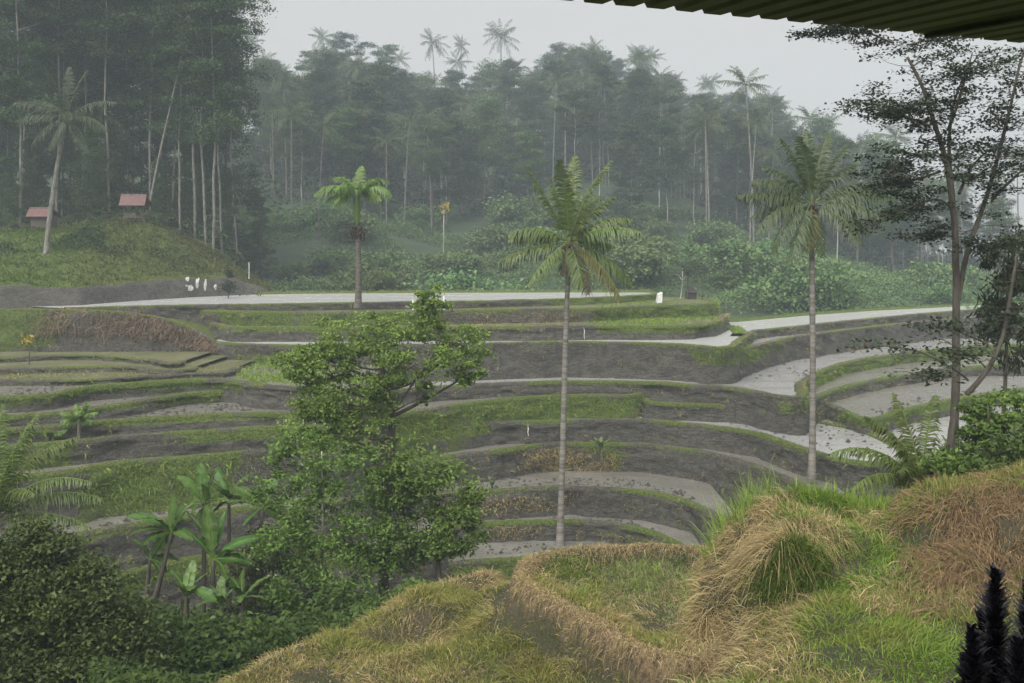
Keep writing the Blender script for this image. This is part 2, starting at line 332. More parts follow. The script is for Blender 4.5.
# ------------------------------------------------------------------ rice terraces
def resample(pts, step):
    pts = np.asarray(pts, float); d = np.concatenate([[0], np.cumsum(np.linalg.norm(np.diff(pts, axis=0), axis=1))])
    n = max(int(d[-1]/step), 4); t = np.linspace(0, d[-1], n)
    out = np.stack([np.interp(t, d, pts[:, k]) for k in range(3)], 1)
    ker = np.ones(7)/7
    for _ in range(2):
        pad = np.vstack([np.tile(out[:1], (3, 1)), out, np.tile(out[-1:], (3, 1))])
        out = np.stack([np.convolve(pad[:, k], ker, 'valid') for k in range(3)], 1)
    return out
NK = 21
TG = Geo()                                   # all terrace grass blades
def bank(rim, drop, zones, bund=.22, slope=.16, seed=0, rimgrass=1.0, rimcol=OLIVE, rough=1.0, step=.28):
    """earth bank swept under a rim polyline. zones: (u0,u1,f0,f1,per_m2,colour,len): grass between face fractions f0..f1"""
    c = resample(rim, step); n = len(c)
    t = nrm(np.gradient(c[:, :2], axis=0)); out = np.stack([t[:, 1], -t[:, 0]], 1)
    uu = CX+F*c[:, 0]/c[:, 1]
    drop = np.broadcast_to(drop, (n,)) if np.isscalar(drop) else np.interp(uu, [a for a, b in drop], [b for a, b in drop])
    top = np.array([(-.75, -.28), (-.5, -.2), (-.34, -.06), (-.2, 0.02), (0, 0), (.1, -.05), (.17, -.16)])*[1, bund/.22]
    kf = np.linspace(0, 1, NK)
    o = np.concatenate([np.tile(top[:, 0], (n, 1)), .17+(slope*drop[:, None]*kf+.16*kf**3)], 1)
    h = np.concatenate([np.tile(top[:, 1], (n, 1)), -.2*bund/.22-drop[:, None]*kf], 1)
    o[:, 7:] += 0.0
    o = np.concatenate([o, o[:, -1:]+.05], 1); h = np.concatenate([h, h[:, -1:]-3], 1)
    fr = np.concatenate([np.zeros(7), kf, [1.0]])
    pos = np.stack([c[:, None, 0]+out[:, None, 0]*o, c[:, None, 1]+out[:, None, 1]*o, c[:, None, 2]+h], -1)
    q = pos*np.array([.55, .55, .9])+seed*13.1
    dn = fbm(q, 4, seed)*.13*rough*smooth(fr*6+.05)+fbm(pos*np.array([.16, .16, .1]), 2, seed+40)*.16*rough*smooth(fr*3)
    dn += fbm(pos*np.array([1.6, 1.6, 3.2]), 3, seed+60)*.12*rough*smooth(fr*6)
    dn += np.maximum(vn(pos*np.array([.5, .5, .12])+seed, seed+3)-.35, 0)*-.6*rough*smooth(fr*4)
    pos[..., 0] += out[:, None, 0]*dn; pos[..., 1] += out[:, None, 1]*dn
    crestn = fbm(np.stack([c[:, 0]*.9, c[:, 1]*.9, c[:, 2]], 1), 3, seed+9)
    pos[..., 2] += (crestn*.03*rough)[:, None]*(fr < .3)
    gr = np.where(fr[None] < .02, .75, np.clip(.6-fr[None]*6, .04, 1))+0*pos[..., 0]
    gr = gr*np.clip(.72+.85*fbm(np.stack([c[:, 0]*.35, c[:, 1]*.35, c[:, 2]], 1), 2, seed+21), .05, 1.15)[:, None]
    for (u0, u1, f0, f1, dens, colr, ln) in zones:
        uw = uu[:, None]+24*vn(pos*np.array([.6, .6, 1.3]), seed+6); e2 = smooth((uw-u0)/26+.5)*smooth((u1-uw)/26+.5); e = e2.mean(1); wob = .12*vn(np.stack([c[:, 0]*.4, c[:, 1]*.4, c[:, 2]], 1), seed+5)
        ff = smooth((fr[None]-f0+.04)/.06)*smooth((f1+wob[:, None]-fr[None])/.08+.5)
        if colr[1][1] > colr[1][0]: gr = np.maximum(gr, ff*e2*(.75+.35*vn(pos*np.array([.9, .9, 1.6]), seed+8)))
        area = 0
        L = step*np.abs((f1-f0)*drop.mean()+.3); cnt = int(dens*L*np.count_nonzero((uu > u0-12) & (uu < u1+12)))
        if cnt:
            ii = RNG.choice(np.flatnonzero((uu > u0-12) & (uu < u1+12)), cnt); fq = RNG.uniform(f0, f1, cnt)+wob[ii]*.6
            ok = RNG.uniform(0, 1, cnt) < (e[ii]*np.clip(.75+.9*vn(np.stack([c[ii, 0]*.8, c[ii, 1]*.8, fq*3], 1), seed+7), .05, 1.2)); ii, fq = ii[ok], fq[ok]; cnt = len(ii)
            fq = np.clip(fq, 0, 1); kk = 7+fq*(NK-1); k0 = np.clip(kk.astype(int), 7, 5+NK); w = (kk-k0)[:, None]
            p = pos[ii, k0]*(1-w)+pos[ii, np.minimum(k0+1, 6+NK)]*w
            p = p+RNG.normal(0, .1, (cnt, 3))*[1, 1, .5]
            d = nrm(np.stack([out[ii, 0]*.7, out[ii, 1]*.7, np.full(cnt, .55)], 1)+RNG.normal(0, .45, (cnt, 3)))
            LL = ln*RNG.uniform(.5, 1.3, cnt)
            TG.blades(p, d, LL, np.full(cnt, .035), RNG.uniform(.3, 1.0, cnt), rgbvar(RNG, cnt, *colr, .2), RNG)
    gr = np.clip(gr+fbm(pos*1.3, 2, seed+2)*.12, 0, 1)
    gg = Geo(); gg.grid(pos, np.repeat(gr[..., None], 3, -1))
    o_ = gg.build('terrace_terrain', M['bank'], smooth_=True); tag(o_, kind='structure')
    # scattered weeds on the cut face
    ncl = int(n*step*drop.mean()*.55); ci = RNG.integers(0, n, ncl); cf = RNG.integers(8, 5+NK, ncl); m = RNG.integers(5, 16, ncl)
    p = np.repeat(pos[ci, cf], m, 0)+RNG.normal(0, .09, (m.sum(), 3)); oo = np.repeat(out[ci], m, 0); d = nrm(np.concatenate([oo*.7, np.full((len(oo), 1), .5)], 1)+RNG.normal(0, .5, (len(oo), 3)))
    cs_ = np.repeat(RNG.uniform(0, 1, ncl) < .65, m)[:, None]; TG.blades(p, d, RNG.uniform(.12, .4, len(p)), np.full(len(p), .035), RNG.uniform(.5, 1.3, len(p)), np.where(cs_, rgbvar(RNG, len(p), *OLIVE, .25), rgbvar(RNG, len(p), *TAN, .25)), RNG)
    # tufts along the crest
    cnt = int(n*step*70*rimgrass)
    if cnt:
        ii = RNG.integers(0, n, cnt)
        keep = RNG.uniform(0, 1, cnt) < np.clip(.6+.9*vn(np.stack([c[ii, 0]*.6, c[ii, 1]*.6, c[ii, 2]], 1), seed+30), .06, 1)
        ii = ii[keep]; cnt = len(ii)
        a = RNG.normal(-.02, .15, cnt); p = c[ii].copy(); p[:, :2] += out[ii]*a[:, None]+RNG.normal(0, .12, (cnt, 2)); p[:, 2] += -.03-np.maximum(a-.1, 0)
        d = nrm(np.stack([out[ii, 0]*.4, out[ii, 1]*.4, np.full(cnt, .9)], 1)+RNG.normal(0, .4, (cnt, 3)))
        tn = smooth(.45+.9*vn(np.stack([c[ii, 0]*.25, c[ii, 1]*.25, c[ii, 2]], 1), seed+33))[:, None]; colr = rgbvar(RNG, cnt, *rimcol, .2)*(1-tn*.6)+rgbvar(RNG, cnt, *TAN, .2)*tn*.6
        TG.blades(p, d, RNG.uniform(.06, .2, cnt), np.full(cnt, .036), RNG.uniform(.2, .8, cnt), colr, RNG)
    return c
def sheet(rim, z, mat, back, name='paddy_water', inset=.3):
    """level paddy behind a rim, out to the back polyline (world xy)"""
    c = resample(rim, .8); t = nrm(np.gradient(c[:, :2], axis=0)); out = np.stack([t[:, 1], -t[:, 0]], 1)
    poly = [Vector((a[0], a[1], z)) for a in c[:, :2]-out*inset]+[Vector((b[0], b[1], z)) for b in back]
    tri = geometry.tessellate_polygon([poly])
    g = Geo(); V = np.array([list(p) for p in poly]); T = np.array(tri)
    nn = np.cross(V[T[:, 1]]-V[T[:, 0]], V[T[:, 2]]-V[T[:, 0]])[:, 2]; T[nn < 0] = T[nn < 0][:, ::-1]
    g.add(V, None, T); tag(g.build(name, mat), kind='structure')
def rimline(uv, z): return np.array([PZ(u, v, z) for u, v in uv])

LEV = [ # name, z, rim (u,v), drop, zones, back y, material, rim colour
 ('T0', -5.2, [(60,308),(110,306),(200,304.5),(300,303),(380,302),(480,300.5),(560,298.5),(620,296),(650,294),(659,292.6),(655,291.5),(640,291)], 1.6,
   [(560,662,0,.7,25,LUSH,.3),(90,240,0,.5,6,BROWN,.4),(240,560,.0,.35,12,OLIVE,.25)], None, 'pond', OLIVE),
 ('T1', -5.75, [(110,307),(180,308.5),(225,310.5),(260,311),(330,312),(440,310),(520,308.5),(600,307.5),(640,305),(690,304),(709,303.5),(716,301.5),(712,297)], [(120,2.4),(600,2.3),(720,2.2)],
   [(222,345,0,.6,60,LUSH,.35),(345,440,.0,.4,30,GREEN,.3),(130,225,0,.7,30,BROWN,.45),(440,575,0,.45,110,TAN,.22),(560,620,0,.3,25,OLIVE,.3),(585,720,0,.62,60,LUSH,.38)], 100, 'olive', LUSH),
 ('TB', -6.75, [(196,318),(215,323),(235,327),(260,326.5),(330,326.5),(440,326),(520,326),(560,325.5),(600,325),(660,325),(695,324.5),(713,322),(723,317),(727,313)], 1.05,
   [(222,345,-.25,.25,50,LUSH,.3),(585,722,-.2,.4,30,GREEN,.3),(340,560,-.2,.1,25,TAN,.2)], 96, 'olive', TAN),
 ('T2', -7.7, [(198,336),(218,342),(260,344),(300,345),(430,344),(500,342.5),(560,341),(640,342),(690,344),(716,347),(734,346),(741,339),(754,330),(790,326.5),(850,320),(930,312.5),(1000,307),(1080,303)], [(190,2.0),(330,2.2),(440,3.3),(735,3.3),(760,1.3),(1080,1.3)],
   [(210,440,0,.45,22,OLIVE,.25),(250,312,.35,.9,60,LUSH,.35),(430,545,.05,.3,14,OLIVE,.2),(700,745,0,.4,50,GREEN,.35),(790,1080,0,.5,7,OLIVE,.25)], 'R0', 'pond', TAN),
 ('R1', -8.35, [(690,352),(715,351),(738,350),(760,343.5),(790,336.5),(850,328.5),(930,320),(1000,315),(1080,310)], [(690,2.6),(1080,2.8)],
   [(735,765,0,.4,40,LUSH,.35)], 104, 'mudr', TAN),
 ('T3', -10.4, [(300,396),(400,389),(445,386),(500,382.5),(560,380.5),(650,381),(740,387.5),(785,396.5),(800,397.5),(805,392),(801,383),(812,374),(840,363),(870,357),(900,353),(960,346.5),(1080,340)], [(300,1.2),(700,1.2),(800,1.2),(1080,1.4)],
   [(795,1080,0,.75,45,LUSH,.35),(600,720,0,.25,12,OLIVE,.25)], 96, 'mudr', OLIVE),
 ('T4', -11.2, [(300,422),(400,412.5),(430,408),(500,398.5),(560,394.5),(604,394.3),(620,395),(632,395),(640,393),(648,390),(664,388),(760,391),(785,402),(797,410.5),(803,404),(815,396),(840,387),(880,378),(950,368),(1080,358)], [(300,2.0),(640,2.1),(805,2.0),(1080,2.0)],
   [(385,636,0,.95,85,LUSH,.4),(560,636,.9,1,60,LUSH,.5),(815,900,0,.3,20,OLIVE,.3)], 92, 'mud', LUSH),
 ('TC', -11.65, [(640,396),(652,402.5),(700,403.5),(760,406),(786,410.5),(797,414),(804,402)], 1.1, [(650,800,0,.2,15,OLIVE,.2)], 90, 'mud', OLIVE),
 ('R4', -11.8, [(800,397),(825,402),(843,409),(858,416.5),(871,419.5),(905,408.5),(960,397),(1080,380)], 1.2, [(840,1080,0,.35,35,LUSH,.3)], 90, 'mud', LUSH),
 ('T5', -12.65, [(280,436),(380,428),(440,425),(500,421.5),(560,420),(640,418.5),(700,424),(740,429),(765,434),(790,443),(820,453),(845,459.5),(870,463),(900,462),(950,455),(1000,446),(1080,436)], 1.5,
   [(690,900,0,.1,30,OLIVE,.25)], 88, 'mudr', LUSH),
 ('T6', -14.0, [(300,473),(380,463),(440,456),(500,449.5),(540,443.5),(560,442),(640,443),(700,450),(740,460),(780,474),(840,500),(900,530)], 2.4,
   [(521,612,.05,.78,220,TAN,.35),(575,602,0,.25,40,LUSH,.5),(604,622,.1,.7,50,GREEN,.3)], 84, 'mud', OLIVE),
 ('T7', -15.7, [(300,502),(400,493),(490,489.5),(560,485.5),(640,489.5),(670,495),(690,501),(720,516),(760,540)], 1.75,
   [(488,575,.08,.7,160,TAN,.25),(575,640,.1,.65,60,BROWN,.2),(635,662,.2,.9,25,OLIVE,.25)], 80, 'mud', OLIVE),
 ('T8', -17.26, [(330,531),(400,525.5),(490,522),(560,519.5),(610,522),(650,530),(672,539),(690,550),(720,572)], 1.2,
   [(480,545,.05,.7,130,TAN,.22),(600,668,.1,.7,110,OLIVE,.22)], 76, 'mud', OLIVE),
 ('T9', -18.2, [(330,577),(400,568),(470,561),(540,556),(600,556),(700,558),(800,566)], 1.8, [(400,520,0,.6,30,GREEN,.3)], 72, 'mud', LUSH),
 # the flights beyond the banana clump
 ('L1', -9.1, [(-160,404),(-40,399),(0,396.5),(40,395),(62,392),(78,386.5),(130,382.5),(200,378),(230,379),(255,384),(330,389),(365,390),(385,378)], [(-160,.9),(240,.8),(330,1.0)],
   [(66,245,0,.42,60,GREEN,.25),(-160,66,0,.3,45,GREEN,.25)], 84, 'mud', LUSH),
 ('LA', -8.85, [(-160,381),(0,379.5),(72,380),(130,376.5),(190,372.5),(225,373),(240,366)], .5, [(-160,230,0,.8,25,OLIVE,.25)], 82, 'olive', OLIVE),
 ('LB', -8.6, [(-160,372),(0,369),(60,367),(120,366),(180,370),(200,366)], .5, [(-160,190,0,.8,25,OLIVE,.25)], 80, 'olive', OLIVE),
 ('LC', -8.35, [(-160,360),(0,358),(45,355),(100,355),(150,359),(172,364),(185,360)], .5, [(-160,175,0,.8,22,OLIVE,.22)], 79, 'olive', OLIVE),
 ('L2', -9.8, [(-160,424),(0,416),(50,412.5),(90,408),(130,402),(160,396),(200,391),(235,389),(262,384)], .9, [(-160,140,0,.18,28,GREEN,.2),(150,232,0,.5,40,LUSH,.3)], 80, 'mud', OLIVE),
 ('L3', -10.36, [(-160,436),(0,429),(60,424.5),(100,420.5),(150,417),(200,414),(330,411),(360,411),(380,399)], .95, [(60,330,0,.14,25,GREEN,.2),(-160,60,0,.35,30,GREEN,.25)], 78, 'mud', OLIVE),
 ('L4', -11.0, [(-160,452),(0,446),(70,440.5),(130,434.5),(200,430.5),(250,427),(300,425.5),(350,426),(372,412)], 1.4, [(180,330,0,.3,40,LUSH,.25),(-160,85,0,.9,40,GREEN,.35)], 76, 'mud', LUSH),
 ('L5', -12.1, [(-160,484),(0,477),(60,472),(90,465.5),(130,460),(200,455),(290,447),(350,449),(375,434)], 2.9, [(75,240,0,.95,80,LUSH,.4),(240,330,0,.4,30,OLIVE,.3)], 74, 'mud', LUSH),
 ('L6', -13.95, [(-160,512),(0,502),(30,500),(60,497.5),(88,492),(105,482)], 1.0, [(-160,90,0,.5,30,GREEN,.3)], 70, 'mud', OLIVE),
 ('L7', -14.66, [(-160,560),(0,548),(50,537.5),(75,533.5),(100,529),(150,520.5),(190,514),(250,506),(320,499),(370,499),(390,480)], 2.3, [(60,130,0,.1,20,GREEN,.3)], 68, 'mud', OLIVE),
 ('L8', -16.7, [(-160,610),(50,592),(75,585),(120,573),(160,562),(210,554),(300,545),(400,550),(450,535)], 2.6, [(60,230,0,.35,80,LUSH,.35),(230,400,0,.4,30,GREEN,.35)], 66, 'mud', LUSH),
]
RIMS = {}
for i, (nm, z, uv, drop, zones, by, mat, rc) in enumerate(LEV):
    b_ = .3 if nm in ('T0', 'T2', 'R1') else .24
    if nm in ('LA', 'LB', 'LC'): b_ = .12
    if mat == 'pond' or nm == 'R1': b_ = .12
    rim = rimline(uv, z+b_)
    bank(rim, drop, zones, b_, .08 if nm not in ('T4', 'L5') else .16, i+1, .55 if nm in ('T2', 'R1', 'T0') else 1.0, rc)
    if nm == 'T0':
        back = [PZ(u, v, z)[:2] for u, v in ((560,291),(460,291.3),(380,291.8),(300,292.3),(262,293),(200,293),(100,296),(40,300),(20,306))]
    elif nm == 'T2':
        back = [PZ(u, v, z)[:2] for u, v in ((1080,300),(940,307.5),(870,311),(800,316),(738,322),(716,322),(600,322),(400,326),(200,330))]
    else:
        by = max(by, rim[:, 1].max()+4); yr, yl = max(by, rim[-1][1]+2), max(by, rim[0][1]+2); yl = 94 if nm == 'R1' else yl; back = [(rim[-1][0]*(yr/rim[-1][1] if uv[-1][0] > 1000 else 1), yr), (rim[0][0]*(yl/rim[0][1] if uv[0][0] < -100 else 1), yl)]
    sheet(rim, z, M[mat], back)
# low grassy bund that separates two ponds, and the far lips of the two upper ponds
def low_bund(uv, z, w=.35, seed=0, col=OLIVE, dens=30):
    rim = rimline(uv, z); c = resample(rim, .4); t = nrm(np.gradient(c[:, :2], axis=0)); out = np.stack([t[:, 1], -t[:, 0]], 1)
    o = np.array([-1.6, -1, -.4, .4, 1, 1.6])*w; h = np.array([-.35, -.05, .0, 0, -.05, -.35])
    pos = np.stack([c[:, None, 0]+out[:, None, 0]*o, c[:, None, 1]+out[:, None, 1]*o, c[:, None, 2]+h], -1); pos[..., 2] += fbm(pos, 3, seed)*.07
    gg = Geo(); gg.grid(pos, np.full(pos.shape, .7)); tag(gg.build('bund_terrain', M['bank'], smooth_=True), kind='structure')
    cnt = len(c)*dens//2; ii = RNG.integers(0, len(c), cnt); p = c[ii]+RNG.normal(0, .2, (cnt, 3))*[1, 1, .2]
    TG.blades(p, nrm(RNG.normal(0, .4, (cnt, 3))+[0, 0, 1]), RNG.uniform(.15, .4, cnt), np.full(cnt, .035), RNG.uniform(.2, .8, cnt), rgbvar(RNG, cnt, *col, .2), RNG)
low_bund([(798,416),(810,419.5),(835,423.5),(863,429.5),(885,438.5),(908,451)], -12.52, .28, 3)
low_bund([(250,292.6),(300,291.8),(380,291.2),(460,290.8),(560,290.5),(656,290.6)], -5.0, .3, 5)
low_bund([(722,319.8),(760,317.4),(800,313.7),(870,308.8),(940,305.4),(1080,298.3)], -7.5, .4, 6, GREEN)
low_bund([(718,327),(735,326),(741,330),(738,334)], -7.45, .5, 7, LUSH, 50)

def patch(poly, z, n, ln, colr, droop=(.2, .9)):
    poly = np.array(poly, float); u = RNG.uniform(poly[:, 0].min(), poly[:, 0].max(), n*4); v = RNG.uniform(poly[:, 1].min(), poly[:, 1].max(), n*4); ins = np.zeros(len(u), bool)
    for (a, b), (c, d) in zip(poly, np.roll(poly, -1, 0)):
        if b != d: ins ^= ((b > v) != (d > v)) & (u < (c-a)*(v-b)/(d-b)+a)
    u, v = u[ins][:n], v[ins][:n]; d = -z*F/(v-HY); p = np.stack([(u-CX)/F*d, d, np.full(len(u), z)], 1)
    k = RNG.uniform(0, 1, len(u)) < np.clip(.65+.9*vn(p*np.array([.45, .25, 1]), 71), .1, 1); p = p[k]; n = len(p)
    TG.blades(p, nrm(RNG.normal(0, .45, (n, 3))+[0, -.15, .8]), ln*RNG.uniform(.5, 1.3, n), np.full(n, .045), RNG.uniform(*droop, n), rgbvar(RNG, n, *colr, .22), RNG)
patch([(222,318),(345,321),(345,329),(235,328)], -6.75, 3000, .4, LUSH); patch([(345,320),(570,320),(570,328),(345,329)], -6.75, 3000, .28, TAN); patch([(570,318),(722,315),(712,324),(600,327)], -6.75, 4500, .4, LUSH)
patch([(590,299),(700,297.5),(716,302),(690,304),(600,307)], -5.75, 3500, .25, LUSH); patch([(232,362),(330,358),(335,388),(255,383),(236,378)], -9.1, 5000, .45, LUSH)
patch([(-160,345),(180,352),(225,372),(130,376),(0,379),(-160,380)], -8.75, 7000, .2, OLIVE); patch([(-160,345),(180,352),(225,372),(130,376),(0,379),(-160,380)], -8.75, 3000, .2, TAN)
patch([(430,389),(640,386),(630,396),(430,407)], -11.3, 900, .2, OLIVE)
def clods(poly, z, n, g, smin=.05, smax=.17):
    poly = np.array(poly, float); u = RNG.uniform(poly[:, 0].min(), poly[:, 0].max(), n*5); v = RNG.uniform(poly[:, 1].min(), poly[:, 1].max(), n*5); ins = np.zeros(len(u), bool)
    for (a, b), (c, d) in zip(poly, np.roll(poly, -1, 0)):
        if b != d: ins ^= ((b > v) != (d > v)) & (u < (c-a)*(v-b)/(d-b)+a)
    u, v = u[ins][:n], v[ins][:n]; d = -z*F/(v-HY); c = np.stack([(u-CX)/F*d, d, np.full(len(u), z)], 1); n = len(c)
    oc = np.array([[1, 0, 0], [0, 1, 0], [-1, 0, 0], [0, -1, 0], [.1, 0, .7], [0, 0, -.3]]); s = (smin+(smax-smin)*RNG.uniform(0, 1, n)**2.5)[:, None, None]*RNG.uniform(.6, 1.5, (n, 1, 3))
    V = c[:, None]+oc*s*RNG.uniform(.7, 1.3, (n, 6, 1)); T = np.array([[0, 1, 4], [1, 2, 4], [2, 3, 4], [3, 0, 4], [1, 0, 5], [2, 1, 5], [3, 2, 5], [0, 3, 5]])
    g.add(V.reshape(-1, 3), None, (np.arange(n)[:, None, None]*6+T).reshape(-1, 3), np.full((n*6, 3), .0))
CG = Geo()
for poly, z, n in (([(700,427),(790,411),(800,416),(860,432),(895,450),(885,460),(850,457),(790,438)], -12.65, 110), ([(500,478),(620,477),(690,493),(700,503),(640,488),(560,484),(490,488)], -15.7, 160), ([(745,378),(800,358),(840,352),(800,385)], -10.4, 60),
                   ([(860,412),(905,400),(1000,384),(960,396),(872,418)], -11.8, 60), ([(100,419),(200,404),(320,407),(200,413)], -10.36, 130), ([(90,438),(200,427),(300,422),(300,425),(130,434)], -11.0, 70), ([(470,546),(600,541),(690,548),(600,553),(480,556)], -18.2, 90), ([(500,516),(620,516),(680,538),(600,521)], -17.26, 60),
                   ([(60,533),(150,513),(190,508),(100,528)], -14.66, 60), ([(0,388),(70,386),(60,393),(0,396)], -9.1, 40), ([(520,439),(640,437),(700,444),(600,442)], -14.0, 40), ([(0,418),(90,403),(200,391),(90,409)], -9.8, 60)): clods(poly, z+.02, n, CG)
tag(CG.build('mud', M['bank']), kind='stuff')
# brown hump of dead grass that runs down from the pond to the second shelf
cr = np.array([P(-160,306,80),P(0,309,79.5),(P(60,308.5,79.5)),P(120,311,79.5),P(160,316.5,79.5),P(185,323,79.3),P(202,333,79),P(214,341,78.5),P(222,347,78.5)])
bank(cr, [(-160,4.2),(0,3.9),(120,3.5),(185,2.6),(222,1.4)], [(30,225,0,.55,170,((.18,.13,.088),(.37,.28,.2)),.75),(-160,60,0,.8,45,GREEN,.5),(20,222,.4,1,40,((.03,.024,.014),(.1,.075,.045)),.5)], .1, .3, 77, 1.5, STRAW, 1.3)
g = Geo(); c2 = resample(cr, 1.0); c3 = c2.copy(); c3[:, 1] += 9; c3[:, 2] = np.minimum(c3[:, 2], -5.6)
g.grid(np.stack([c2+[0, .3, -.05], (c2+c3)/2-[0, 0, .5], c3], 1), np.full((len(c2), 3, 3), .6)); tag(g.build('bank_terrain', M['bank'], smooth_=True), kind='structure')

# blades on the knoll
cnt = 34000; u = RNG.uniform(-120, 290, cnt); fd = np.interp(u, FU, FD); d = fd+1.5+RNG.uniform(0, 1, cnt)**.8*(116-fd)
p = np.stack([(u-CX)/F*d, d, knoll_z(u, d)+.0], 1); q_ = p.copy(); p[:, 2] += (fbm(q_*.5, 4, 3)*.28+fbm(q_*.2, 3, 14)*.55)
lush = smooth((110-u)/80+.3*vn(p*.25, 4)); cc = rgbvar(RNG, cnt, *OLIVE, .25)*(1-lush[:, None])*.42+rgbvar(RNG, cnt, *GREEN, .2)*lush[:, None]*.7
TG.blades(p, nrm(RNG.normal(0, .45, (cnt, 3))+[0, -.3, .8]), RNG.uniform(.3, .8, cnt), np.full(cnt, .07), RNG.uniform(.2, .9, cnt), cc, RNG)
low = Geo()

# ------------------------------------------------------------------ foreground slope from control points
def crest_base(u, v, z, ub, vb, dd=.15): d = -z*F/(v-HY); return [P(u, v, d), P(ub, vb, d-dd)]
CP = []
for u, v in ((540,578),(546,562),(570,555),(640,552),(700,554),(695,600),(672,640),(650,640),(600,611),(560,592),(620,585),(600,570),(660,600)): CP.append(PZ(u, v, -7.0))
for u, v in ((519,572),(524,560),(545,551),(580,547.5),(640,545),(700,546.5),(740,548)):
    c = PZ(u, v, -6.72); CP.append(c); CP.append(c+[0, .55, -.15]); CP.append(c+[-.3, 1.5, -1.6])
for u, v, ub, vb in ((530,586,525,620),(548,595,545,640),(565,604,562,656),(605,625,601,684),(640,648,636,708),(672,664,670,726)):
    c, b = crest_base(u, v, -6.64, ub, vb, .2); CP += [c, b]; CP.append(c+nrm(np.array([.5, .9, 0]))*.32)
for u, v, d in ((700,664,16.6),(722,652,16.6)): CP.append(P(u, v, d))
for t in ((490,562,23.6),(450,600,21.3),(425,588,22.3),(400,600,22.5),(440,612,20.7),(405,612,20.9),(432,642,20.5),(398,640,20.6),(470,640,19.2),(500,640,18.9),(500,600,20.6),(560,683,17.1),
          (400,660,18.8),(350,650,19.6),(330,636,20.4),(340,683,17.9),(270,660,19.3),(230,685,18.4),(455,576,23.2),(300,650,19.9),(520,670,17.6),(430,690,17.6),(380,720,16.4),(250,740,16),(500,740,15.6),(620,740,15.4)): CP.append(P(*t))
for u, v, d in ((490,562,23.6),(455,576,23.2),(425,588,22.3),(400,600,22.5),(330,636,20.4),(270,660,19.3),(230,685,18.4)):   # falls away behind this edge
    c = P(u, v, d); CP.append(c+[-.6, 1.2, -1.0]); CP.append(c+[-2.0, 3.5, -3.6])
for u, v in ((760,690),(800,645),(835,610),(850,570),(858,535),(868,516),(890,525),(895,560),(910,600),(960,640),(1024,650),(1100,690),(850,690),(950,690),(880,640)): CP.append(PZ(u, v, -5.3))
for t in ((790,482,18.9),(762,490,18.7),(742,512,18.6),(830,490,19.4),(870,494,20.2),(895,498,20.6),(775,500,18.4),(800,512,17.6),
          (800,522,17.0),(822,530,17.0),(770,545,16.6),(758,568,16.4),(795,540,16.3),(778,610,15.9),(800,600,15.8),(742,640,15.3),(800,660,13.4),(735,560,17.8),(716,600,17.5),(700,640,17.1),(705,690,14.8),(730,600,16.9),(745,690,13.4)): CP.append(P(*t))
for u, v, d in ((790,482,18.9),(762,490,18.7),(742,512,18.6),(830,490,19.4),(870,494,20.2),(895,498,20.6)): c = P(u, v, d); CP.append(c+[0, 1.4, -1.4]); CP.append(c+[0, 4, -4])
for u, v in ((897,548),(912,562),(932,578),(980,592),(1024,600),(1100,612)): CP.append(PZ(u, v, -5.25))
for t in ((897,515,18.8),(912,503,18.4),(930,499,18.0),(960,492,17.6),(1024,482,17.1),(1100,474,16.7)):
    c = P(*t); CP += [c, c+[.1, 1.2, -.22], c+[.1, 2.5, -.85], c+[.5, 6, -2.8]]
for x, y in [(a, b) for a in (-15, -8, -3, 2, 6, 10, 17, 24) for b in (6, 42)]+[(-15, b) for b in (14, 22, 30)]+[(24, b) for b in (14, 22, 32)]+[(a, 33) for a in (-9, -3, 3, 8, 13, 18)]:
    zz = float(ground_z(x, y))-.02
    if y == 6: zz = -4.6 if x > 1 else -6.2
    if x == 24 and y < 30: zz = -4.5
    CP.append(np.array([x, y, zz]))
CP = np.array(CP)
vs, es, tris, *_ = geometry.delaunay_2d_cdt([Vector((p[0], p[1])) for p in CP], [], [], 0, 1e-4)
VX = np.array([[v.x, v.y] for v in vs]); VZ = np.array([CP[np.argmin((CP[:, 0]-v.x)**2+(CP[:, 1]-v.y)**2), 2] for v in vs])
GS = .07
fx = np.arange(-14, 22, GS); fy = np.arange(7, 38, GS); FX, FY = np.meshgrid(fx, fy, indexing='ij'); FZ = np.full(FX.shape, np.nan)
for t in tris:
    a, b, c = [VX[k] for k in t]; za, zb, zc = [VZ[k] for k in t]
    lo = np.minimum(np.minimum(a, b), c); hi = np.maximum(np.maximum(a, b), c)
    i0, i1 = np.searchsorted(fx, [lo[0]-.01, hi[0]+.01]); j0, j1 = np.searchsorted(fy, [lo[1]-.01, hi[1]+.01])
    if i1 <= i0 or j1 <= j0: continue
    px, py = FX[i0:i1, j0:j1], FY[i0:i1, j0:j1]; det = (b[1]-c[1])*(a[0]-c[0])+(c[0]-b[0])*(a[1]-c[1])
    if abs(det) < 1e-12: continue
    w1 = ((b[1]-c[1])*(px-c[0])+(c[0]-b[0])*(py-c[1]))/det; w2 = ((c[1]-a[1])*(px-c[0])+(a[0]-c[0])*(py-c[1]))/det; w3 = 1-w1-w2
    ins = (w1 > -1e-6) & (w2 > -1e-6) & (w3 > -1e-6); FZ[i0:i1, j0:j1][ins] = (w1*za+w2*zb+w3*zc)[ins]
FZ = np.where(np.isnan(FZ), ground_z(FX, FY)-.02, FZ)
def blur(a, r=1, it=2):
    for _ in range(it):
        for ax in (0, 1):
            p_ = np.pad(a, [(r, r) if k == ax else (0, 0) for k in (0, 1)], 'edge'); a = sum(np.take(p_, range(k, k+a.shape[ax]), ax) for k in range(2*r+1))/(2*r+1)
    return a
FZ = blur(FZ, 2, 2)
q = np.stack([FX, FY, FX*0], -1)
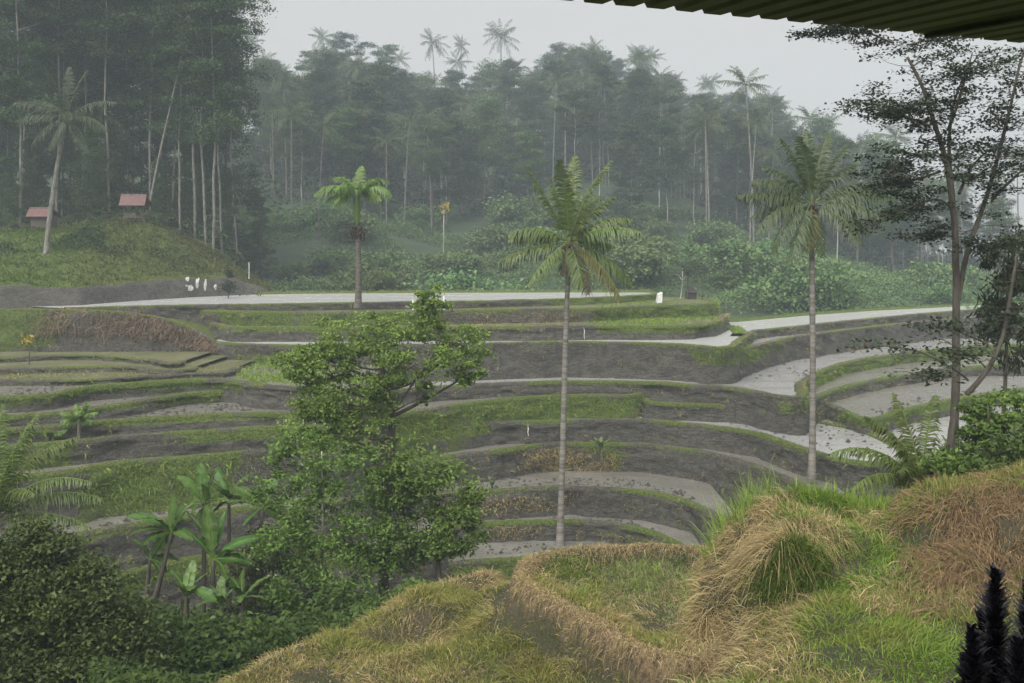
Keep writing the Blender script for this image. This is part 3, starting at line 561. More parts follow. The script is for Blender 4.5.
BUND = resample(np.array([PZ(u, v, -6.66) for u, v in ((760,552),(700,546.5),(640,545),(580,547),(545,551),(527,560),(519,573),(529,586),(548,596),(565,604),(605,625),(640,647),(664,658),(690,657),(712,648),(735,632))]), .08)[:, :2]
FB = np.array([PZ(u, v, -7.0)[:2] for u, v in ((540,578),(546,562),(570,555),(640,552),(720,554),(712,590),(690,640),(650,640),(600,611),(560,592))])
def inpoly(px, py, poly):
    ins = np.zeros(px.shape, bool)
    for (a, b), (c, d) in zip(poly, np.roll(poly, -1, 0)):
        if b != d: ins ^= ((b > py) != (d > py)) & (px < (c-a)*(py-b)/(d-b)+a)
    return ins
bd = np.full(FX.shape, 9.); near_ = (FX > -3) & (FX < 9) & (FY > 12) & (FY < 28); ii_ = np.flatnonzero(near_.ravel()); pp_ = np.stack([FX.ravel()[ii_], FY.ravel()[ii_]], 1)
dmin = np.full(len(ii_), 9.)
for a in range(0, len(BUND), 1): dmin = np.minimum(dmin, (pp_[:, 0]-BUND[a, 0])**2+(pp_[:, 1]-BUND[a, 1])**2)
bd.ravel()[ii_] = np.sqrt(dmin)
inside = inpoly(FX, FY, np.vstack([BUND])) ; infield = inpoly(FX, FY, FB)
wild = smooth((bd-.5)/1.2)*np.where(infield, 0, 1)*(1-.8*np.clip(blur((np.abs(FZ+5.28) < .12).astype(float), 3, 2), 0, 1))
FZ = FZ+fbm(q*1.3, 4, 11)*.11*wild+fbm(q*.45, 2, 12)*.12*wild
xr = CX+F*FX/FY
cam_side = (~inside) & (xr < 735) & (bd < 1.8) & (FZ > -8.6)
low_ = -7.17+.08*fbm(q*1.1, 3, 15)
FZ = np.where(cam_side & (FY < 22.2), np.minimum(FZ, low_*(1-smooth((bd-.6)/1.1))+FZ*smooth((bd-.6)/1.1)), FZ)
FZ = np.where(infield & (bd < 9), -7.0+.025*fbm(q*3, 2, 16), FZ)
prof = np.where(inside, .3*smooth((bd-.13)/.14), 1.1*smooth((bd-.15-.05*fbm(q*2.5, 2, 17))/.26))
crest = np.where(bd < .6, -6.66+.05*fbm(q*1.7, 3, 18)-prof, -99)
FZ = np.where((bd < .42) & (xr < 728), np.maximum(np.minimum(FZ, -6.7), crest), FZ)
FZ = blur(FZ, 1, 1)
FZ += .018*fbm(q*6, 2, 19)
def fore_z(x, y):
    i = np.clip((np.asarray(x)-fx[0])/GS, 0, len(fx)-2.001); j = np.clip((np.asarray(y)-fy[0])/GS, 0, len(fy)-2.001)
    a, b = i.astype(int), j.astype(int); s, t = i-a, j-b
    return FZ[a, b]*(1-s)*(1-t)+FZ[a+1, b]*s*(1-t)+FZ[a, b+1]*(1-s)*t+FZ[a+1, b+1]*s*t
th = smooth((.34-bd)/.2)*.85*(xr < 728)*np.where(infield, 0, 1); g = Geo(); g.grid(np.stack([FX, FY, FZ], -1), np.repeat(th[..., None], 3, -1)); tag(g.build('slope_terrain', M['fore'], smooth_=True), kind='structure')
# thin standing water in the near paddies
for poly, z in (([(543,576),(548,563),(572,556),(640,553),(700,555),(694,600),(670,640),(650,638),(600,609),(560,590)], -7.05),):
    v3 = [Vector(PZ(u, v, z)) for u, v in poly]; V = np.array([list(a) for a in v3]); T = np.array(geometry.tessellate_polygon([v3]))
    nn = np.cross(V[T[:, 1]]-V[T[:, 0]], V[T[:, 2]]-V[T[:, 0]])[:, 2]; T[nn < 0] = T[nn < 0][:, ::-1]
    gg = Geo(); gg.add(V, None, T); tag(gg.build('paddy_water', M['mudr']), kind='structure')

# foreground grass: straw-dry and green stands mixed by where they grow
ZN = [ # u, v, ru, rv, weight: dry patches
 (505,563,45,16,1),(600,546,110,7,1),(545,598,22,16,.9),(600,625,45,20,.9),(660,660,50,18,.9),(752,528,34,42,1.0),(715,610,32,54,1.0),(770,492,34,22,.55),(765,662,48,30,.7),(968,532,58,50,1.3),(1030,532,66,50,1.3),
 (300,640,60,30,.3),(262,672,60,22,.45),(430,640,30,26,.6),(520,620,40,34,.5),(545,655,60,20,.6),(700,570,30,26,.35),(440,575,50,14,.6),(380,610,60,22,.45),(815,528,30,14,.6)]
def dryness(p):
    u = CX+F*p[:, 0]/p[:, 1]; v = HY-F*p[:, 2]/p[:, 1]; w = np.zeros(len(p))
    for (a, b, ru, rv, k) in ZN: w = np.maximum(w, k*np.exp(-.7*(((u-a)/ru)**4+((v-b)/rv)**4)**.5*1.2))
    return np.clip(w+.45*fbm(p*np.array([.9, .9, .9]), 3, 31)*(w > .02)+.18*fbm(p*.7, 3, 8), 0, 1), u, v
FG = Geo()
N0 = 600000
y = 8+RNG.uniform(0, 1, N0)**.9*20; x = (RNG.uniform(-330, 760, N0))/F*y; p = np.stack([x, y, fore_z(x, y)], 1)
dry, u, v = dryness(p)
fieldB = inpoly(p[:, 0], p[:, 1], FB); fieldA = (np.abs(p[:, 2]+5.28) < .2) & (u > 740)
dens = np.where(fieldB, 1.0, np.where(fieldA, .8, 1.0)); dens = dens*np.clip(.75+.7*fbm(p*1.1, 3, 55), .15, 1)*(v < 700)*(v > 440)
k = RNG.uniform(0, 1, N0) < dens; p, dry, u, v, fieldA, fieldB = p[k], dry[k], u[k], v[k], fieldA[k], fieldB[k]; n = len(p)
e = .15; sx = (fore_z(p[:, 0]+e, p[:, 1])-fore_z(p[:, 0]-e, p[:, 1]))/(2*e); sy = (fore_z(p[:, 0], p[:, 1]+e)-fore_z(p[:, 0], p[:, 1]-e))/(2*e)
isdry = RNG.uniform(0, 1, n) < dry
L = np.where(isdry, RNG.uniform(.25, .6, n)*np.where(u > 690, 1.5, 1), RNG.uniform(.18, .42, n)); L = np.where(fieldB, L*.95, L)
slope_ = np.sqrt(sx**2+sy**2)
gi = np.clip(((p[:, 0]-fx[0])/GS).astype(int), 0, len(fx)-1), np.clip(((p[:, 1]-fy[0])/GS).astype(int), 0, len(fy)-1)
bdp = bd[gi]; insp = inside[gi]
bundc = (bdp < .2) & (u < 728); wall0 = (~insp) & (bdp >= .14) & (bdp < .55) & (u < 725) & (p[:, 1] < 22.3)
wallf = wall0
L = np.where(bundc, L*.5, np.where(wallf, L*.45, L))
keepf = RNG.uniform(0, 1, n) < np.where(wallf, .5, np.where(bundc, .8, 1.0))
clump = np.clip(.8+.6*vn(p*np.array([2.2, 2.2, 1]), 77), .4, 1.6); L = L*clump
down = np.stack([-sx, -sy, np.zeros(n)], 1); down /= np.maximum(1, np.linalg.norm(down, axis=1, keepdims=True))
cl = np.stack([vn(p*1.6, 61), vn(p*1.6, 62), np.zeros(n)], 1)
dv = nrm(np.where(isdry[:, None], down*1.0, down*.45)+cl*.7+RNG.normal(0, .35, (n, 3))+np.array([0, 0, .75]))
lush = np.where(fieldB, .8, smooth(.5+.8*fbm(p*.55, 3, 91)+(u-640)/420)); isdry = np.where(bundc, RNG.uniform(0, 1, n) < .8, isdry)
hummock = np.exp(-(((u-790)/38)**2+((v-575)/36)**2))
green = rgbvar(RNG, n, (.1, .13, .02), (.32, .3, .09), .18)*(1-lush[:, None])+rgbvar(RNG, n, (.07, .15, .014), (.23, .33, .055), .18)*lush[:, None]
fb = rgbvar(RNG, n, (.14, .16, .06), (.32, .31, .16), .2); green = np.where(fieldB[:, None] & (u > 600)[:, None] & (RNG.uniform(0, 1, n) < .6)[:, None], fb, green)
straw = rgbvar(RNG, n, *STRAW, .2); rb = smooth((u-880)/30)[:, None]; straw = straw*(1-rb)+rgbvar(RNG, n, (.13, .085, .045), (.36, .25, .135), .2)*rb
bc = np.where(isdry[:, None], straw, green); dr = np.where(isdry, RNG.uniform(.5, 1.3, n), RNG.uniform(.2, .9, n)); kf_ = keepf
FG.blades(p[kf_], dv[kf_], L[kf_], RNG.uniform(.007, .013, kf_.sum()), dr[kf_], bc[kf_], RNG)
nb = 15000; bi = RNG.integers(0, len(BUND), nb); bu = CX+F*BUND[bi, 0]/BUND[bi, 1]; bi = bi[bu < 726]; nb = len(bi)
bx = BUND[bi]+RNG.normal(0, .1, (nb, 2)); bp = np.stack([bx[:, 0], bx[:, 1], fore_z(bx[:, 0], bx[:, 1])], 1)
FG.blades(bp, nrm(RNG.normal(0, .75, (nb, 3))+[-.15, -.35, .35]), RNG.uniform(.05, .18, nb), RNG.uniform(.008, .014, nb), RNG.uniform(.5, 1.4, nb), rgbvar(RNG, nb, (.22, .16, .08), (.5, .395, .22), .2), RNG)
# long fresh blades over the dark hollow and tall reeds behind the mound
def stand(cu, cv, cd, ru, rd, n, Lr, colr, lean=(0, 0), w=.014, zoff=None):
    u = RNG.normal(cu, ru, n); d = RNG.normal(cd, rd, n); x = (u-CX)/F*d; pp = np.stack([x, d, fore_z(x, d)], 1)
    dd = nrm(RNG.normal(0, .22, (n, 3))+[lean[0], lean[1], 1]); FG.blades(pp, dd, RNG.uniform(*Lr, n), np.full(n, w), RNG.uniform(.1, .7, n), rgbvar(RNG, n, *colr, .18), RNG)
stand(738, 0, 19.4, 20, .4, 1300, (.4, 1.35), ((.12, .2, .03), (.3, .4, .1)), (-.1, 0), .016)
stand(792, 0, 16.15, 17, .16, 2600, (.3, .6), ((.07, .12, .02), (.19, .26, .06)), (-.25, -.75))
stand(850, 0, 19.8, 30, .6, 900, (.3, .6), LUSH); stand(960, 0, 18.2, 40, .35, 1500, (.15, .32), OLIVE)
tag(FG.build('slope_grass', M['grass']), kind='stuff')
tag(TG.build('terrace_grass', M['grass']), kind='stuff')

# ================================================================== plants
def curve_pts(a, b, bend, n=6):
    a, b = np.asarray(a, float), np.asarray(b, float); t = np.linspace(0, 1, n)[:, None]
    return a*(1-t)+b*t+np.asarray(bend, float)*(4*t*(1-t))
def crown_tree(rng, trunk, blobs, leafL, leafW, per, clusters=12, up=.6, csize=.16, flat=.6, sides=7, limb_r=.35, bark_col=None, twigs=True, droop=None, spread=1.15):
    """trunk: (n,4) x,y,z,r.  blobs: (cx,cy,cz,rx,ry,rz).  Limbs reach each leaf mass, twigs reach each spray of leaves.
    returns wood Geo, crown Geo"""
    wood, crown = Geo(), Geo(); trunk = np.asarray(trunk, float)
    wood.tube(trunk[:, :3], trunk[:, 3], sides)
    tz = trunk[:, 2]
    for b in blobs:
        c = np.array(b[:3]); r = np.array(b[3:6]); k = b[6] if len(b) > 6 else 1
        hd = np.linalg.norm(trunk[:, :2]-c[:2], axis=1); zt = np.clip(c[2]-.55*hd.min()-.2*r[2], tz[0]+.25*(tz[-1]-tz[0]), tz[-1])
        s = np.array([np.interp(zt, tz, trunk[:, q]) for q in range(4)])
        e = c-[0, 0, r[2]*.3]
        limb = curve_pts(s[:3], e, rng.normal(0, .06, 3)*np.linalg.norm(e-s[:3])+[0, 0, -.05*np.linalg.norm(e-s[:3])])
        r0 = min(s[3]*.6, max(np.linalg.norm(e-s[:3])*.025, .02)*limb_r/.35)
        wood.tube(limb, np.linspace(r0, r0*.35, 6), 5)
        nc = max(int(clusters*k), 2)
        dirs = nrm(rng.normal(size=(nc, 3))); rad = rng.uniform(.35, 1, nc)**.5
        cc = c+dirs*rad[:, None]*r*spread
        for q in cc[:min(nc, 10)]:
            if twigs: wood.tube(curve_pts(limb[4], q, rng.normal(0, .05, 3)*np.linalg.norm(q-limb[4]), 4), np.linspace(r0*.35, r0*.1, 4), 3, cap=False)
        cs = r.mean()*csize*rng.uniform(.6, 1.5, nc)
        nl = np.maximum((per*rng.uniform(.5, 1.4, nc)).astype(int), 3)
        pts = np.repeat(cc, nl, 0)+rng.normal(size=(nl.sum(), 3))*np.repeat(cs, nl)[:, None]*[1.25, 1.25, flat]
        tint = np.repeat(rng.uniform(.15, .75, nc), nl)+rng.normal(0, .13, nl.sum())
        crown.leaves(pts, leafL, leafW, rng, up, np.clip(tint, 0, 1), droop)
    return wood, crown
def add_tree(name, wood, crown, bark, leaf, loc, label, cat, group=None, rz=0, sc=1, leafname='crown'):
    r = thing(name, loc, label, cat, group, rz, sc)
    link('trunk', wood.mesh('trunk', bark, True), r); link(leafname, crown.mesh(leafname, leaf), r)
    return r

# ---- palms
def frond_curve(L, el, bend, n=14):
    s = np.linspace(0, 1, n); th = np.radians(el-bend*s**1.2); ds = L/(n-1)
    x = np.concatenate([[0], np.cumsum(np.cos(th[:-1])*ds)]); z = np.concatenate([[0], np.cumsum(np.sin(th[:-1])*ds)])
    return np.stack([x, x*0, z], 1)
def frond_geo(rng, L, el, bend, pairs=46, leaf=.75, w=.05, vee=25, hang=.55, az=0, g=None, org=(0, 0, 0), side_sway=0, tint=(.25, .75), start=.16):
    g = g or Geo(); c = frond_curve(L, el, bend); c[:, 1] += side_sway*L*np.linspace(0, 1, len(c))**2
    ca, sa = math.cos(az), math.sin(az); R = np.array([[ca, -sa, 0], [sa, ca, 0], [0, 0, 1]])
    tn = nrm(np.gradient(c, axis=0))
    t = np.linspace(start, .99, pairs); idx = t*(len(c)-1); i0 = np.minimum(idx.astype(int), len(c)-2); f = (idx-i0)[:, None]
    base = c[i0]*(1-f)+c[i0+1]*f; tg = nrm(tn[i0]*(1-f)+tn[i0+1]*f)
    ll = leaf*(np.sin(np.pi*np.clip(t*.86+.12, 0, 1))**.6)*1.0
    V, Q, C = [], [], []; k = 0
    up0 = nrm(np.cross(tg, np.tile([0, 1., 0], (pairs, 1)))*-1)
    for sgn in (-1, 1):
        sd = np.tile([0, sgn*1., 0], (pairs, 1))
        d = nrm(sd*1.0+tg*.6+up0*(math.tan(math.radians(vee))*.6+rng.normal(0, .28, (pairs, 1)))+rng.normal(0, .14, (pairs, 3)))
        hg = hang*rng.uniform(.5, 1.6, pairs); L1 = (ll*rng.uniform(.75, 1.15, pairs))[:, None]; m = base+d*L1*.5; m[:, 2] -= hg*.18*L1[:, 0]
        e = base+d*L1*.85; e[:, 2] -= hg*L1[:, 0]*.75
        wv = tg*w*.5; tt = np.clip(rng.uniform(*tint, pairs), 0, 1)
        for ps in (base-wv*.6, base+wv*.6, m+wv, m-wv, e+wv*.15, e-wv*.15): V.append(ps)
        C += [tt]*6
        b0 = k*pairs; a = np.arange(pairs)
        Q.append(np.stack([a+b0, a+b0+pairs, a+b0+2*pairs, a+b0+3*pairs], 1)); Q.append(np.stack([a+b0+3*pairs, a+b0+2*pairs, a+b0+4*pairs, a+b0+5*pairs], 1)); k += 6
    V = np.vstack(V)@R.T+np.array(org); C = np.concatenate(C)
    g.add(V, np.vstack(Q), None, np.repeat(C[:, None], 3, 1))
    g.tube(c@R.T+np.array(org), np.linspace(.045, .008, len(c))*L/4.5, 4, np.array([.9, .9, .9]), False)
    return g
def far_palm(rng, H, L=4.2, n=20, lean=.06, r=.16):
    wood, crown = Geo(), Geo(); lx = lean*H
    z = np.linspace(0, 1, 8); pts = np.stack([lx*z**1.6, 0*z, H*z], 1); wood.tube(pts, r*(1.25-.5*z), 6)
    for k in range(n):
        el = rng.uniform(-30, 80); az = k*2.4+rng.normal(0, .25)
        frond_geo(rng, L*rng.uniform(.8, 1.05), el, rng.uniform(35, 75), 17, .95, .11, 20, .7, az, crown, (lx, 0, H))
    return wood, crown
def hero_palm(name, loc, H, fronds, label, leaf, bark, r0=.2, r1=.13, lean=0.0, L=4.2, extra=None, seed=1, shaft=.5, leafw=.082, leafl=.9):
    """fronds: (azimuth deg, elevation, bend, length factor, material key or None)"""
    rng = np.random.default_rng(seed); root = thing(name, loc, label, 'palm tree')
    z = np.linspace(0, 1, 26); w = Geo()
    bul = r0*.5*np.exp(-z*18); pts = np.stack([lean*H*z**1.5+.05*np.sin(z*5), .04*np.sin(z*4+1), H*z], 1)
    rr = r0*(1-z)+r1*z+bul+rng.normal(0, .006, 26); w.tube(pts, rr, 10); w.build('trunk', bark, root, True)
    top = pts[-1]
    sh = Geo(); sh.tube([top-[0, 0, shaft], top-[0, 0, shaft*.3], top+[0, 0, .45], top+[0, 0, .9]], [r1*1.1, r1*1.6, r1*1.3, .03], 8, np.array([.35]*3)); sh.build('crownshaft', leaf, root, True)
    for az, el, bend, lf, mt in fronds:
        a = math.radians(az); g = frond_geo(rng, L*lf, el, bend, int(56*lf+10), leafl*(.75+.25*lf), leafw, 22, .4+.5*(el < 62), 0, None, (0, 0, 0), rng.normal(0, .06))
        o = link('frond', g.mesh('frond', M[mt] if mt else leaf), root); o.location = top+[.1*math.cos(a), .1*math.sin(a), .25]; o.rotation_euler = (0, 0, a)
        if mt == 'deadleaf': o['label'] = 'yellowing frond hanging down'
        if mt == 'brownleaf': o['label'] = 'withered brown frond hanging down'
    if extra: extra(root, top)
    return root
def nuts(root, top):
    rng = np.random.default_rng(3)
    for k in range(9):
        g = Geo(); a = rng.uniform(0, 6.28); c = top+np.array([.38*math.cos(a), .38*math.sin(a), rng.uniform(-.45, .05)]); t = np.linspace(0, np.pi, 6)
        g.tube(np.stack([c[0]+0*t, c[1]+0*t, c[2]-.15*np.cos(t)], 1), .12*np.sin(t)+.005, 7); g.build('coconut', M['brownleaf'], root, True)

H1 = 300/F*60.5
hero_palm('coconut_palm', P(560, 545, 60.5)+[0, 0, -.25], H1+.2, [
  (80, 84, 26, 1.3, None),(12, 78, 34, 1.28, None),(250, 82, 30, 1.2, None),(170, 80, 14, .95, None),(182, 66, 10, 1.15, None),(5, 62, 40, .9, None),(40, 70, 50, .9, None),(0, 46, 62, .95, None),(-20, 30, 55, 1.05, None),(20, 12, 42, .65, None),
  (182, 36, 72, .9, None),(165, 22, 48, .85, None),(190, -6, 24, 1.02, None),(215, -28, 28, .95, None),(-8, -18, 40, 1.05, None),(-28, -30, 42, 1.1, 'deadleaf'),(-55, -42, 40, .85, 'brownleaf'),(-75, -40, 38, .75, None),
  (75, 30, 60, .9, None),(235, -62, 20, .5, 'brownleaf'),(285, 48, 75, .7, None)],
  'coconut palm with brown drooping fronds, standing on the bare grey terraces by the lowest paddies', M['palmleaf'], M['palmbark'], .2, .15, .034, 4.35, nuts, 11)
H2 = (475-203)/F*58.5
hero_palm('coconut_palm', P(812, 478, 58.5), H2, [
  (90, 85, 24, 1.1, None),(40, 80, 34, 1.14, None),(5, 72, 36, 1.05, None),(172, 78, 28, 1.02, None),(15, 58, 50, .95, None),(168, 62, 60, .9, None),(230, 83, 18, .95, None),(3, 32, 44, 1.12, None),(-6, 22, 48, 1.15, None),(-25, 2, 40, 1.05, None),(-45, -22, 45, .95, None),
  (178, 46, 66, .95, None),(184, 18, 34, 1.1, None),(196, -2, 60, 1.0, None),(205, -25, 58, 1.05, None),(225, -48, 28, 1.0, None),(250, -62, 22, .75, 'deadleaf'),(285, -66, 20, .8, None),(75, 30, 60, .9, None),(330, -12, 50, .9, None),(150, 6, 50, .9, None)],
  'coconut palm with full dark green crown rising from behind the straw covered mound', M['palmdark'], M['palmbark'], .19, .14, .002, 4.1, nuts, 12)
# slender areca palm at the edge of the upper pond
def old_bunch(root, top):
    rng = np.random.default_rng(5); g = Geo(); c = top+[0, 0, -3.1]
    g.leaves(c+rng.normal(0, .33, (240, 3))*[1, 1, 1.1], .45, .16, rng, .1, np.full(240, .25)); g.build('withered_foliage', M['brownleaf'], root)
hero_palm('areca_palm', P(358, 304.5, 86)+[0, 0, -.3], (304.5-197)/F*86+.3, [
  (85, 80, 30, .8, None),(10, 68, 120, 1.0, None),(170, 75, 100, .85, None),(-10, 42, 110, 1.05, None),(185, 38, 95, 1.15, None),(175, 20, 75, .85, None),(-25, 20, 80, .85, None),(120, 55, 80, .9, None),(235, 45, 100, .9, None),(300, 50, 100, .9, None),(60, 40, 90, .9, None),(205, 5, 60, .6, None),(-5, 62, 60, .7, None)],
  'slender areca palm with knobbly brown trunk at the edge of the upper pond', M['areca'], M['brownbark'], .27, .2, -.004, 3.4, old_bunch, 13, 2.4, .13, .85)
# leaning coconut palm in front of the small hut
def at_knoll(u, d): return np.array([(u-CX)/F*d, d, float(knoll_z(np.array(u), np.array(d)))])
b0 = at_knoll(46, 100.); H4 = (HY-118)/F*100-b0[2]
hero_palm('coconut_palm', b0-[0, 0, .2], H4, [(90, 85, 15, 1.1, None),(30, 80, 25, 1.1, None),(200, 80, 25, 1.1, None),(178, 38, 52, 1.1, None),(190, 12, 40, 1.0, None),(165, 50, 70, 1, None),(0, 42, 60, 1.1, None),(-15, 5, 52, 1.15, None),(-35, -28, 45, 1.1, None),(205, -25, 45, .9, None),(250, -50, 30, .8, None),(60, 20, 60, 1, None),(120, 20, 60, 1, None),(300, 20, 70, .9, None),(20, 25, 70, 1, None)],
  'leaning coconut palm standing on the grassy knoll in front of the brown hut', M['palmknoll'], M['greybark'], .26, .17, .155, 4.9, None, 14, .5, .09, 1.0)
# young palms with fronds from the ground
def young_palm(name, loc, fronds, label, L, leaf, seed, stem_h=.3, w=.055, leafl=.55):
    rng = np.random.default_rng(seed); root = thing(name, loc, label, 'palm tree')
    w_ = Geo(); w_.tube([(0, 0, -.2), (0, 0, stem_h*.5), (0, 0, stem_h)], [.11, .1, .07], 8); w_.build('trunk', M['greybark'], root, True)
    for az, el, bend, lf in fronds:
        a = math.radians(az); g = frond_geo(rng, L*lf, el, bend, 60, leafl, w, 28, .6, 0, None, (0, 0, 0), rng.normal(0, .05))
        o = link('frond', g.mesh('frond', leaf), root); o.location = (0, 0, stem_h*.85); o.rotation_euler = (0, 0, a)
    return root
p0 = P(922, 512, 29); young_palm('young_coconut_palm', p0, [(178, 62, 92, 1.25),(172, 80, 60, 1.1),(120, 84, 22, 1.15),(60, 80, 28, 1.15),(10, 74, 52, 1.05),(-20, 55, 95, 1.1),(200, 45, 90, 1.1),(230, 60, 80, .9),(320, 40, 100, .95),(90, 60, 60, .9),(270, 66, 60, .8)],
  'young palm fanning stiff green fronds from the ground below the pond edge', 2.6, M['palmleaf'], 21, .6)
p0 = P(-8, 560, 33); young_palm('young_coconut_palm', p0, [(10, 72, 62, 1.25),(-12, 55, 78, 1.25),(25, 82, 30, 1.15),(0, 40, 66, 1.2),(60, 78, 40, 1.2),(150, 80, 30, 1.1),(180, 60, 70, 1.1),(-40, 60, 80, 1.0),(-70, 65, 70, .95),(-5, 22, 55, 1.05),(100, 84, 20, 1.2),(-25, 76, 40, 1.2)],
  'dark feathery palm rising behind the large leafy bush below the terraces', 3.3, M['palmleaf'], 22, 1.4, .045, .6)
p0 = P(79, 440.5, 56.2); young_palm('young_palm', p0, [(0, 55, 70, 1),(180, 55, 70, 1),(60, 75, 40, .9),(120, 72, 40, .9),(240, 60, 80, .9),(300, 60, 80, .9),(20, 80, 20, 1.0),(200, 30, 60, .8),(-20, 28, 60, .8)],
  'small bright palm with a pale stem alone on the terraces', 1.25, M['areca'], 23, 1.25, .045, .35)
p0 = P(53, 443, 55.9); young_palm('young_palm', p0, [(0, 60, 70, 1),(180, 60, 70, 1),(90, 70, 50, .9),(270, 60, 60, .9)], 'tiny seedling palm growing next to the small bright palm', .95, M['areca'], 24, .3, .06, .3)

# ---- the leafy tree in the middle (trunk base below the knoll edge)
def pxblob(u, v, d, ru, rv, rd=None, k=1):
    c = P(u, v, d); return (c[0], c[1], c[2], ru/F*d, (rd if rd else ru/F*d), rv/F*d, k)
def rel(blobs, o): return [(b[0]-o[0], b[1]-o[1], b[2]-o[2], *b[3:]) for b in blobs]
rng = np.random.default_rng(41); d = 40.
o = P(382, 612, d); o[2] = float(ground_z(o[0], o[1]))-.1
tk = np.array([[*P(382, 612, d), .24],[*P(385, 540, d), .21],[*P(390, 470, d), .18],[*P(392, 410, d), .14],[*P(380, 360, d), .1],[*P(372, 325, d), .06]]); tk[0, 2] = o[2]; tk[:, :3] -= o
bl = [pxblob(300,362,39.6,20,10,.8,.7),pxblob(318,352,40,18,9,.8,.6),pxblob(350,405,39.5,40,16,1,.9),pxblob(310,405,39.6,24,14,.9,.7),pxblob(432,303,40,14,14,.5,.7),pxblob(408,325,40.5,32,15,1),pxblob(357,332,39.5,34,17,1),pxblob(455,345,41,28,18,1),pxblob(472,368,40.5,17,14,.6,.7),pxblob(418,356,39,34,20,1.2),pxblob(372,362,40.5,30,18,1),
      pxblob(322,368,39.5,30,14,1),pxblob(338,348,40,22,12,.8,.6),pxblob(398,392,40.5,26,10,1,.5),pxblob(303,374,39.5,14,8,.6,.5),pxblob(425,393,40,8,10,.4,.3),
      pxblob(345,395,39.3,32,20,1.1),pxblob(330,425,39.5,34,18,1),pxblob(372,432,39,26,22,1)]
wood, crown = crown_tree(rng, tk, rel(bl, o), .16, .08, 92, 25, .5, .17, .55, spread=1.3)
limb = [P(392, 415, 40)-o, P(408, 390, 40)-o, P(428, 362, 40.2)-o, P(450, 350, 40.5)-o]; wood.tube(resample(limb, .2), np.linspace(.06, .025, len(resample(limb, .2))), 6); wood.tube(resample([P(405, 393, 40)-o, P(440, 348, 40.3)-o, P(445, 325, 40.5)-o], .2), .04, 6)
add_tree('leafy_tree', wood, crown, M['darkbark'], M['olivetree'], o, 'tall leafy tree with open olive green crown in front of the grey terraces', 'tree')
rng = np.random.default_rng(42)
def simple_tree(name, u, vb, d, blobs, label, bark, leaf, leafL, leafW, per, clusters, seed, r=.12, grp=None, trunk_top=None, cat='tree', up=.6, csize=.19, flat=.6, droop=None):
    rng = np.random.default_rng(seed); o = P(u, vb, d); zt = max(b[2]+b[5]*.3 for b in blobs)
    if trunk_top is not None: zt = P(0, trunk_top, d)[2]
    cx = np.mean([b[0] for b in blobs])
    z = np.linspace(0, 1, 6); tk = np.stack([o[0]*(1-z)+(cx*.4+o[0]*.6)*z+rng.normal(0, .04, 6), np.full(6, d), o[2]*(1-z)+zt*z, r*(1.15-.85*z)], 1); tk[:, :3] -= o
    wood, crown = crown_tree(rng, tk, rel(blobs, o), leafL, leafW, per, clusters, up, csize, flat, droop=droop)
    return add_tree(name, wood, crown, bark, leaf, o, label, cat, grp)
simple_tree('leafy_tree', 440, 620, 37.5, [pxblob(445,492,37.5,34,26,1),pxblob(458,528,37.2,24,22,.9),pxblob(420,470,37.8,26,22,1),pxblob(412,520,37.6,26,30,1),pxblob(440,545,37.2,16,16,.7,.6),pxblob(395,488,38,20,28,.8),pxblob(395,555,37.4,30,26,1),pxblob(470,498,37.4,12,12,.5,.5)],
  'shorter deep green tree whose low crown hangs over the knoll edge', M['darkbark'], M['deeptree'], .17, .09, 90, 26, 43, .12)
simple_tree('leafy_tree', 322, 625, 36.5, [pxblob(300,455,37,30,22,1),pxblob(345,470,36.8,32,26,1),pxblob(285,495,36.5,26,26,1,.8),pxblob(325,520,36.3,34,28,1),pxblob(360,525,36.6,24,34,1),pxblob(290,545,36,30,24,1),pxblob(345,575,35.8,36,26,1),pxblob(300,590,35.5,28,22,1)],
  'bushy green tree with thin pale stems beside the banana plants', M['palebark'], M['deeptree'], .17, .085, 95, 24, 44, .07)
for k, (u, v0, v1, du) in enumerate(((343,470,360,-3),(366,560,430,10),(352,545,420,-8),(347,600,500,6))): pass

simple_tree('bush', 272, 622, 37.6, [pxblob(262,560,37.6,26,26,1,.8),pxblob(285,585,37.4,26,24,1,.8),pxblob(245,590,37.8,22,24,1,.8),pxblob(300,610,37,30,18,1)],
  'very dark bush in the shade between the banana plants and the bushy tree', M['darkbark'], M['darkbush'], .15, .08, 90, 26, 48, .06, cat='bush')
# ---- bushes in the lower corner, hillside cover
simple_tree('large_bush', 40, 690, 25, [pxblob(20,575,25,50,34,1.4),pxblob(70,600,25,40,34,1.3),pxblob(105,635,25,36,30,1.2),pxblob(30,640,24.5,60,40,1.5),pxblob(85,665,24.4,50,34,1.3),pxblob(-30,620,25,50,50,1.4),pxblob(20,690,24,60,34,1.3),pxblob(120,680,24.2,30,22,1,.8),pxblob(25,548,25.2,30,16,.9,.8)],
  'large dark leafy bush filling the lower corner below the feathery palm', M['darkbark'], M['darkbush'], .13, .075, 140, 48, 45, .1, cat='bush', csize=.2)
simple_tree('bush', 990, 478, 27.5, [pxblob(990,455,27.5,26,22,.8),pxblob(965,468,27.2,22,14,.7),pxblob(1012,440,27.5,24,28,.8),pxblob(1000,408,28,22,18,.7),pxblob(1030,470,27,24,20,.8),pxblob(975,425,28,16,16,.6,.7),pxblob(945,472,28,14,12,.5,.7)],
  'leafy green bush behind the straw covered bank', M['darkbark'], M['deeptree'], .15, .08, 75, 26, 46, .05, cat='bush')
simple_tree('bush', 1040, 500, 24.5, [pxblob(1035,455,24.5,30,26,.9),pxblob(1010,476,24.3,26,12,.7),pxblob(1060,440,25,36,40,1)],
  'dark rounded bush on top of the straw bank at its edge', M['darkbark'], M['darkbush'], .17, .09, 55, 22, 47, .05, cat='bush')
